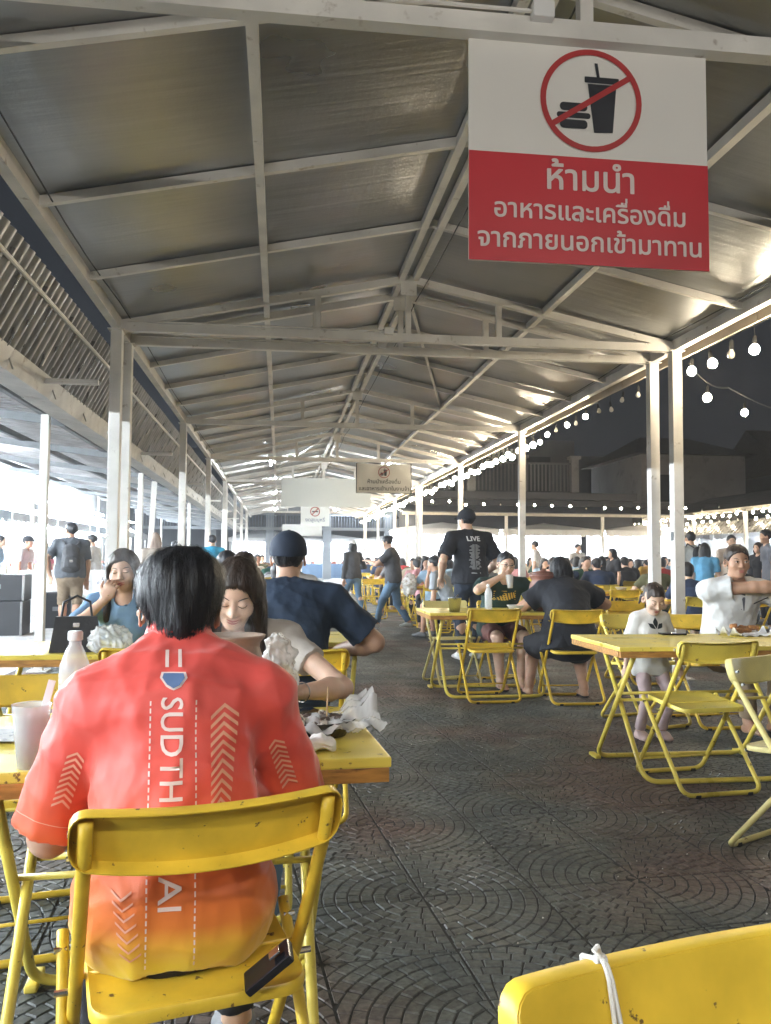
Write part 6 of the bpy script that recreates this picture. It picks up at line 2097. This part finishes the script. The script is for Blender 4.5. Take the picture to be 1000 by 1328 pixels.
def tset(x, y, where, ntab='y', occ=.8, rot=0, kinds='yyyg'):
    tk = 'w' if rg.random() < .25 else ntab
    table(x, y, rot, 'yellow folding table, ' + where if tk != 'w' else 'cream folding table, ' + where, tk, 'dining tables')
    for q, (dx, dy, rr) in enumerate(((-.3, -.5, 0), (.3, -.5, 0), (-.3, .52, 180), (.3, .52, 180))):
        a = rg.random()
        side = ('near' if dy < 0 else 'far') + (' left seat' if dx < 0 else ' right seat')
        if a < .94: chair(x + dx, y + dy, rr + rg.uniform(-8, 8), 'yellow folding chair, %s, %s' % (where, side), kinds[rg.randrange(4)], 'chairs at the dining tables', True)
        if a < occ: diner(x + dx, y + dy + (.0 if dy < 0 else 0), rr, where + ', ' + side)
    if rg.random() < .8: bottle(x + rg.uniform(-.3, .3), y + rg.uniform(-.1, .2), .742, 'water bottle on the table, ' + where, 'bottles on the dining tables')
    if rg.random() < .9: bowl(x + rg.uniform(-.3, .3), y + rg.uniform(-.2, .1), .742, 'bowl of food on the table, ' + where, 'bowls on the dining tables')
rows = [9.7, 11.9, 14.2, 16.7, 19.4, 22.3, 25.4, 28.6]
for ri, y in enumerate(rows):
    ci = 0
    for x in (2.95, 5.2, 6.75, 8.3, 9.85, 11.4, 12.95):
        if x > y * .6 + .2 or x > 13: continue
        if ri == 0 and x < 4: continue
        if 6 < x < 9 and ri in (1, 2): continue
        if ri == 1 and x < 4: x = 3.2
        ci += 1
        tset(x + rg.uniform(-.08, .08), y + rg.uniform(-.15, .15), 'right row %s, %s table from aisle' % (NUM[ri], ORD[ci - 1]), occ=.8 if ri > 1 else .5)
for ri, y in enumerate((7.9, 10.3, 12.7, 15.2, 17.8, 20.5, 23.4, 26.4)):
    for ci, x in enumerate((-.25,)):
        tset(x, y, 'left row %s, %s table' % (NUM[ri], ['outer', 'aisle'][ci]), occ=.6)
for k, u_ in enumerate(used):
    if not u_:
        for ch in list(PROT[k][0].children): bpy.data.objects.remove(ch)
        bpy.data.objects.remove(PROT[k][0])

# ================================================================== SMALL THINGS ON THE TABLES
TZ = .7412
bottle(-.50, 2.16, TZ, 'frosted water bottle with white cap on the left front table', s=1.2)
def cup(x, y, z, label, h=.125, tilt=0):
    t = empty('plastic_cup', (x, y, z), 0, label, 'cup'); t.rotation_euler = (tilt, 0, 0)
    k = h / .125
    b = MB(); b.lathe([(0, .003), (.025 * k, .0), (.038 * k, h), (.0395 * k, h + .002), (.037 * k, h), (.0245 * k, .004), (0, .005)], 24); b.build('cup_shell', FROST, t, 'full')
    b = MB(); b.lathe([(0, .006), (.024 * k, .006), (.034 * k, h * .8), (0, h * .8)], 20); b.build('drink', mat('iced_water', (.86, .88, .89), .3, alpha=.55), t, 'full')
    return t
c = cup(-.535, 1.93, TZ, 'cloudy plastic cup with straw beside the red shirted man', .135)
b = MB(); b.box((.03, .01, .15), (.016, .003, .075), bev=.001, rot=(0, R(14), 0)); b.build('straw', mat('white_plastic', (.8, .8, .8), .4), c)
o = cup(drink_hand.x, drink_hand.y, drink_hand.z - .09, 'clear cup held to the mouth of the man in glasses', .12, R(-12))
# paper sheets on the left front table
PAPER = mat('printed_paper', (.66, .66, .64), .7, col2=(.3, .32, .35), c2lo=.56, c2hi=.6, c2scale=40)
for i, (x, y, r_, lab) in enumerate(((-.62, 2.28, 8, 'sheet of printed paper on the left front table behind the cup'), (-.42, 2.36, -12, 'sheet of printed paper left of the clay pot'))):
    b = MB(); n = 8
    vs = [(-.14 + .28 * i2 / n, -.1 + .2 * j / n, .003 + .004 * math.sin(i2 * .9 + j * .5)) for i2 in range(n + 1) for j in range(n + 1)]
    b.add(vs, [(i2 * (n + 1) + j, (i2 + 1) * (n + 1) + j, (i2 + 1) * (n + 1) + j + 1, i2 * (n + 1) + j + 1) for i2 in range(n) for j in range(n)])
    o = b.build('paper_sheet', PAPER, None, 'full'); o.location = (x, y, TZ + .001 * i); o.rotation_euler = (0, 0, R(r_)); tag(o, lab, 'paper')
# clay pot on a stove
t = empty('clay_pot', (-.125, 2.30, TZ), 0, 'brown clay hotpot steaming on a small clay stove on the front table', 'pot')
CLAY = mat('brown_clay', (.3, .2, .14), .6, noise=.25, nscale=8, col2=(.1, .06, .05), c2lo=.5, c2hi=.75, c2scale=7)
b = MB(); b.lathe([(0, .0), (.06, 0), (.07, .04), (.075, .085), (.07, .09), (.06, .08), (0, .08)], 28); b.build('stove', CLAY, t, 'full')
b = MB(); b.lathe([(0, .085), (.05, .09), (.078, .12), (.086, .155), (.082, .195), (.074, .22), (.076, .232), (.088, .245), (.09, .252), (.083, .252), (.07, .235), (.076, .19), (.07, .13), (0, .11)], 36); b.build('pot_body', mat('pot_clay', (.34, .25, .19), .42, noise=.2, nscale=9, col2=(.15, .09, .07), c2lo=.5, c2hi=.7, c2scale=5), t, 'full')
b = MB(); b.lathe([(.073, .215), (0, .218)], 24); b.build('broth', mat('broth', (.2, .1, .04), .1), t, 'full')
# big pot beside the drinking man
t = empty('clay_pot', (2.36, 7.28, TZ), 0, 'large reddish brown clay jar on the table of the man in glasses', 'pot')
b = MB(); b.lathe([(0, 0), (.09, 0), (.12, .08), (.135, .17), (.125, .24), (.105, .275), (.13, .31), (.135, .33), (.125, .33), (.1, .28), (.11, .2), (0, .1)], 32); b.build('pot_body', mat('red_brown_clay', (.16, .065, .045), .4, noise=.25, nscale=7), t, 'full')
b = MB(); b.lathe([(.0, .335), (.13, .335), (.12, .345), (.02, .36), (.02, .38), (0, .38)], 24); b.build('lid', mat('red_brown_clay', (.16, .065, .045), .4), t, 'full')
# steel bucket of ice with tongs
t = empty('ice_bucket', (1.52, 7.17, TZ), 0, 'small steel ice bucket with spoon on the drinking man\'s table', 'bucket')
b = MB(); b.lathe([(0, .003), (.045, 0), (.06, .12), (.063, .123), (.058, .12), (.044, .004)], 24); b.build('bucket_shell', ALU, t, 'full')
b = MB(); b.tube([(-.05, 0, .06), (.03, 0, .15)], .005, 6); b.build('spoon', ALU, t, True)
bottle(1.83, 7.2, TZ, 'clear water bottle in front of the man in glasses', s=1.05)
bowl(2.1, 7.25, TZ, 'bowl of food between the bottle and the large clay jar')

def crumple(name, c, r, m, label, cat, res=.006, amp=.02, seed=1, flatb=True):
    t = empty(name, c, 0, label, cat)
    v = Vol([-r[0] * 1.6] * 2 + [-r[2] * 1.6], [r[0] * 1.6] * 2 + [r[2] * 1.6], res)
    v.add(elli((0, 0, 0), r), 0)
    if flatb: v.cut((0, 0, -r[2] * .72), (0, 0, -1))
    o = vol_object(v, name + '_skin', m, t, folds=[(amp, 38, seed, dict(dirs=8)), (amp * .5, 90, seed + 1, dict(dirs=8))])
    o.name = {'plastic_bag': 'film', 'tissue': 'paper', 'snack_paper': 'paper'}.get(name, 'skin')
    return t
BAGM = mat('thin_plastic_film', (.9, .91, .9), .16, alpha=.42)
BAGW = mat('milky_plastic_film', (.84, .83, .8), .22, alpha=.72, col2=(.55, .45, .35), c2lo=.5, c2hi=.65, c2scale=20)
crumple('plastic_bag', (.0, 2.42, TZ + .11), (.06, .055, .15), BAGW, 'tall crumpled white plastic bag right of the steaming clay pot', 'bag', .0045, .013, 3)
crumple('plastic_bag', (-.80, 4.15, TZ + .06), (.11, .09, .085), BAGM, 'clear crumpled plastic bag in front of the woman in blue', 'bag', .006, .016, 5)
t = empty('handbag', (-.98, 4.25, TZ), R(10), 'black structured handbag standing on the table by the woman in blue', 'handbag')
b = MB(); b.add([(-.12, -.05, 0), (.12, -.05, 0), (.12, .05, 0), (-.12, .05, 0), (-.095, -.025, .17), (.095, -.025, .17), (.095, .025, .17), (-.095, .025, .17)], [(0, 3, 2, 1), (4, 5, 6, 7), (0, 1, 5, 4), (1, 2, 6, 5), (2, 3, 7, 6), (3, 0, 4, 7)]); b.build('bag_body', mat('black_leather', (.015, .016, .02), .45, bump=.3, bscale=80), t)
b = MB(); b.tube([(-.07, 0, .17), (-.06, 0, .24), (0, 0, .27), (.06, 0, .24), (.07, 0, .17)], .006, 8); b.build('handle', mat('black_leather', (.015, .016, .02), .45), t, True)
MB().box((0, -.034, .13), (.03, .004, .02), bev=.001, rot=(R(-8), 0, 0)).build('clasp', ALU, t)
# foil bowl wrapped in plastic at the right end of the front table
t = empty('food_tray', (.10, 2.20, TZ), R(10), 'black takeaway tray of food wrapped in clear plastic on the front table', 'food tray')
b = MB(); b.lathe([(0, .003), (.075, 0), (.098, .04), (.102, .042), (.095, .04), (.073, .006), (0, .008)], 26); o = b.build('tray', mat('black_foil', (.04, .04, .045), .25), t, 'full'); o.scale = (1.05, .8, 1)
v = Vol((-.12, -.1, 0), (.12, .1, .1), .005)
for i in range(22):
    v.add(elli((rg.uniform(-.065, .065), rg.uniform(-.045, .045), rg.uniform(.03, .05)), (rg.uniform(.012, .022), rg.uniform(.01, .018), .011)), .003)
vol_object(v, 'food', mat('dark_shellfish', (.08, .06, .05), .3, col2=(.6, .55, .48), c2lo=.5, c2hi=.56, c2scale=30), t, folds=[(.004, 90, 2)])
b = MB(); n = 30
vs = []
for i in range(n + 1):
    for j in range(n + 1):
        x, y = -.15 + .31 * i / n, -.11 + .22 * j / n
        rr = math.hypot(x / .11, y / .09)
        z = .046 - .014 * rr + .012 * math.sin(x * 60 + y * 35) * math.sin(y * 70 - x * 22) + .006 * math.sin(x * 150 + y * 90)
        if x > .06: z += (x - .06) * .75 * (1 if y > -.02 else .3)
        vs.append((x, y, max(.004, z)))
b.add(vs, [(i * (n + 1) + j, (i + 1) * (n + 1) + j, (i + 1) * (n + 1) + j + 1, i * (n + 1) + j + 1) for i in range(n) for j in range(n)])
b.build('plastic_wrap', BAGM, t, 'full')
b = MB(); b.tube([(.03, .01, .04), (.035, .02, .12)], .0022, 6); b.build('toothpick', mat('bamboo', (.5, .36, .2), .7), t)
crumple('tissue', (.10, 2.02, TZ + .018), (.045, .03, .028), mat('tissue_paper', (.78, .78, .77), .9), 'crumpled white tissue at the edge of the front table', 'tissue', .004, .01, 8)
crumple('tissue', (.04, 2.06, TZ + .014), (.035, .03, .022), mat('tissue_paper', (.78, .78, .77), .9), 'flatter crumpled tissue next to the red sleeve', 'tissue', .004, .008, 9)
def phone(x, y, z, rot, label):
    t = empty('mobile_phone', (x, y, z), R(rot), label, 'phone')
    MB().box((0, 0, .005), (.075, .155, .009), bev=.003).build('case', mat('black_glossy', (.01, .01, .012), .15), t)
    MB().box((0, 0, .0102), (.07, .15, .0012)).build('screen', mat('phone_screen', (.01, .012, .018), .05), t)
phone(.10, 2.47, TZ, 24, 'black phone lying flat behind the food tray')
phone(2.42, 4.93, TZ, 84, 'black phone lying in front of the little girl')
t = empty('fried_food_wrap', (2.86, 4.86, TZ), R(10), 'fried food pieces lying on white paper on the right front table', 'food')
b = MB(); n = 14
vs = [(-.15 + .3 * i / n, -.1 + .2 * j / n, .004 + .05 * (abs(-1 + 2 * i / n) ** 4) * (.5 + .5 * math.sin(j)) + .006 * math.sin(i * 1.7 + j)) for i in range(n + 1) for j in range(n + 1)]
b.add(vs, [(i * (n + 1) + j, (i + 1) * (n + 1) + j, (i + 1) * (n + 1) + j + 1, i * (n + 1) + j + 1) for i in range(n) for j in range(n)]); b.build('wrapping_paper', mat('tissue_paper', (.78, .78, .77), .9), t, 'full')
FR = mat('fried_crust', (.34, .15, .05), .6, noise=.4, nscale=50, bump=1, bscale=60)
for i, (x, y, l, a) in enumerate(((-.02, 0, .085, 10), (.05, .03, .075, -15), (-.05, .04, .05, 40))):
    v = Vol((-.12, -.06, -.05), (.12, .06, .06), .006); v.add(ecap((-l * .7, 0, 0), (l * .7, 0, 0), (.022, .018), (.018, .016), (0, 1, 0)), 0)
    o = vol_object(v, 'fried_piece', FR, t, folds=[(.004, 70, i)]); o.location = (x, y, .03 + .012 * i); o.rotation_euler = (0, 0, R(a))
for i, (x, y, s_) in enumerate(((3.05, 4.82, .05), (3.16, 4.9, .06), (3.27, 4.82, .055), (3.2, 4.74, .045), (3.37, 4.88, .05))):
    crumple('tissue', (x, y, TZ + s_ * .6), (s_, s_ * .9, s_ * .85), mat('tissue_paper', (.78, .78, .77), .9) if i != 1 else mat('pink_tissue', (.7, .55, .56), .9), ['leftmost crumpled tissue by the fried food', 'pinkish crumpled tissue on the right table', 'tall crumpled tissue right of the pinkish one', 'small crumpled tissue in front on the right table', 'crumpled tissue nearest the right edge of the photo'][i], 'tissue', .006, .014, 20 + i)
# plastic bag held by the woman at the phone
crumple('plastic_bag', (2.15, 13.75, .78), (.13, .13, .2), BAGW, 'white plastic bag carried by the woman looking at her phone', 'bag', .014, .02, 30, False)
# equipment crates left
for i, (x, y, w_, d_, h_, z, lab) in enumerate(((-4.35, 13.6, .9, .6, .52, 0, 'lower black flight case at the left edge'), (-4.3, 13.65, .8, .55, .4, .525, 'upper black flight case at the left edge'), (-3.72, 14.9, .5, .5, .6, 0, 'small black case beside the patterned cloth'))):
    t = empty('flight_case', (x, y, z), R(4), lab, 'case')
    MB().box((0, 0, h_ / 2), (w_, d_, h_), bev=.015).build('body', mat('case_black', (.02, .021, .024), .45), t)
    for s in (-1, 1):
        MB().box((s * (w_ / 2 - .012), -d_ / 2 - .002, h_ / 2), (.03, .01, h_ * .96)).build('corner_strip', ALU, t)
    MB().box((0, -d_ / 2 - .006, h_ * .55), (.14, .012, .07), bev=.003).build('handle', DARKSTEEL, t)
t = empty('display_counter', (-3.75, 15.6, 0), R(3), 'counter with white cloth printed with grey blotches behind the black cases', 'counter')
b = MB(); b.box((0, 0, .95), (1.5, .7, .03), bev=.01); b.build('counter_top', CLOTHW, t)
b = MB(); N = 40
def rp(i, z):
    a = i / N * 2 * 1.5
    return (-.76 + 1.52 * i / N, -.36 + .014 * math.sin(i * 1.2) * (1 - z), .03 + z * .935)
for i in range(N): b.add([rp(i, 0), rp(i + 1, 0), rp(i + 1, 1), rp(i, 1)], [(0, 1, 2, 3)])
b.build('cloth', CLOTHW, t, 'full')
# dead leaves and litter on the paving
LEAF = mat('dry_leaf', (.2, .09, .05), .8)
for i, (x, y, r_, lab) in enumerate(((.335, 2.02, 20, 'dry leaf on the paving, left one'), (.43, 1.985, -35, 'dry leaf on the paving, right one'))):
    b = MB(); n = 8
    pts = [(-.03 + .06 * k / n, .011 * math.sin(math.pi * k / n)) for k in range(n + 1)]
    vs = [(x_, w_, .004 + w_ * .4) for x_, w_ in pts] + [(x_, 0, .002) for x_, w_ in pts] + [(x_, -w_, .004 + w_ * .5) for x_, w_ in pts]
    b.add(vs, [(k, k + 1, k + n + 2, k + n + 1) for k in range(n)] + [(k + n + 1, k + n + 2, k + 2 * n + 3, k + 2 * n + 2) for k in range(n)])
    o = b.build('dry_leaf', LEAF, None, 'full'); o.location = (x, y, .003); o.rotation_euler = (0, 0, R(r_)); tag(o, lab, 'leaf')
rl = random.Random(3); b = MB()
for i in range(70):
    x, y = rl.uniform(.3, 2.2), rl.uniform(1.7, 6.5); s_ = rl.uniform(.002, .005)
    b.add([(x - s_, y - s_, .0035), (x + s_, y - s_ * .6, .004), (x + s_ * .7, y + s_, .004), (x - s_ * .5, y + s_ * .8, .0035), (x, y, .008)], [(0, 1, 4), (1, 2, 4), (2, 3, 4), (3, 0, 4)])
tag(b.build('crumbs', mat('pale_crumb', (.5, .48, .44), .9), None), 'pale crumbs and bits of litter scattered on the paving', 'litter', kind='stuff')

# steam and smoke
def steam(c, r, label, dens, seed):
    b = MB()
    prof = []
    n = 14
    for i in range(n + 1):
        t = i / n
        prof.append((max(.0005, r[0] * math.sin(math.pi * min(1, t * 1.0)) ** .6 * (1 - .25 * t)), r[2] * 2 * t - r[2]))
    b.lathe(prof, 20)
    m = bpy.data.materials.new('steam'); m.use_nodes = True
    nt = m.node_tree; nt.nodes.remove(nt.nodes['Principled BSDF'])
    pv = nt.nodes.new('ShaderNodeVolumePrincipled'); pv.inputs['Color'].default_value = (.95, .95, .97, 1)
    tc = nt.nodes.new('ShaderNodeTexCoord'); nz = nt.nodes.new('ShaderNodeTexNoise'); nz.inputs['Scale'].default_value = 9; nz.inputs['Detail'].default_value = 4; nz.inputs['Distortion'].default_value = 1.2
    nt.links.new(tc.outputs['Object'], nz.inputs['Vector'])
    gr = nt.nodes.new('ShaderNodeTexGradient'); gr.gradient_type = 'SPHERICAL'
    mp = nt.nodes.new('ShaderNodeMapping'); mp.inputs['Scale'].default_value = (1 / r[0], 1 / r[1], 1 / r[2]); nt.links.new(tc.outputs['Object'], mp.inputs['Vector']); nt.links.new(mp.outputs[0], gr.inputs[0])
    mr = nt.nodes.new('ShaderNodeMapRange'); mr.inputs['From Min'].default_value = .42; mr.inputs['From Max'].default_value = .75; nt.links.new(nz.outputs['Fac'], mr.inputs['Value'])
    mu = nt.nodes.new('ShaderNodeMath'); mu.operation = 'MULTIPLY'; nt.links.new(mr.outputs[0], mu.inputs[0]); nt.links.new(gr.outputs['Fac'], mu.inputs[1])
    m2 = nt.nodes.new('ShaderNodeMath'); m2.operation = 'MULTIPLY'; m2.inputs[1].default_value = dens; nt.links.new(mu.outputs[0], m2.inputs[0]); nt.links.new(m2.outputs[0], pv.inputs['Density'])
    nt.links.new(pv.outputs[0], nt.nodes['Material Output'].inputs['Volume'])
    o = b.build('steam', m, None, 'full'); o.location = c; tag(o, label, 'steam', kind='stuff')
steam((-.12, 2.34, TZ + .29), (.07, .07, .09), 'white steam rising from the clay pot on the front table', 7, 1)
steam((-.74, 4.38, 1.2), (.13, .12, .16), 'pale smoke drifting before the face of the woman in blue', 4.5, 2)

# thin smoky air of the night market (named haze)
b = MB(); b.box((5, 80, 4.2), (240, 230, 10.6))
me = b.mesh('haze', [])
hz = link(bpy.data.objects.new('haze', me)); tag(hz, 'thin smoky air over the whole market', kind='stuff')
m = bpy.data.materials.new('night_haze'); m.use_nodes = True
nt = m.node_tree; nt.nodes.remove(nt.nodes['Principled BSDF'])
pv = nt.nodes.new('ShaderNodeVolumePrincipled'); pv.inputs['Color'].default_value = (.9, .94, 1, 1); pv.inputs['Density'].default_value = .002
nt.links.new(pv.outputs[0], nt.nodes['Material Output'].inputs['Volume'])
me.materials.append(m)
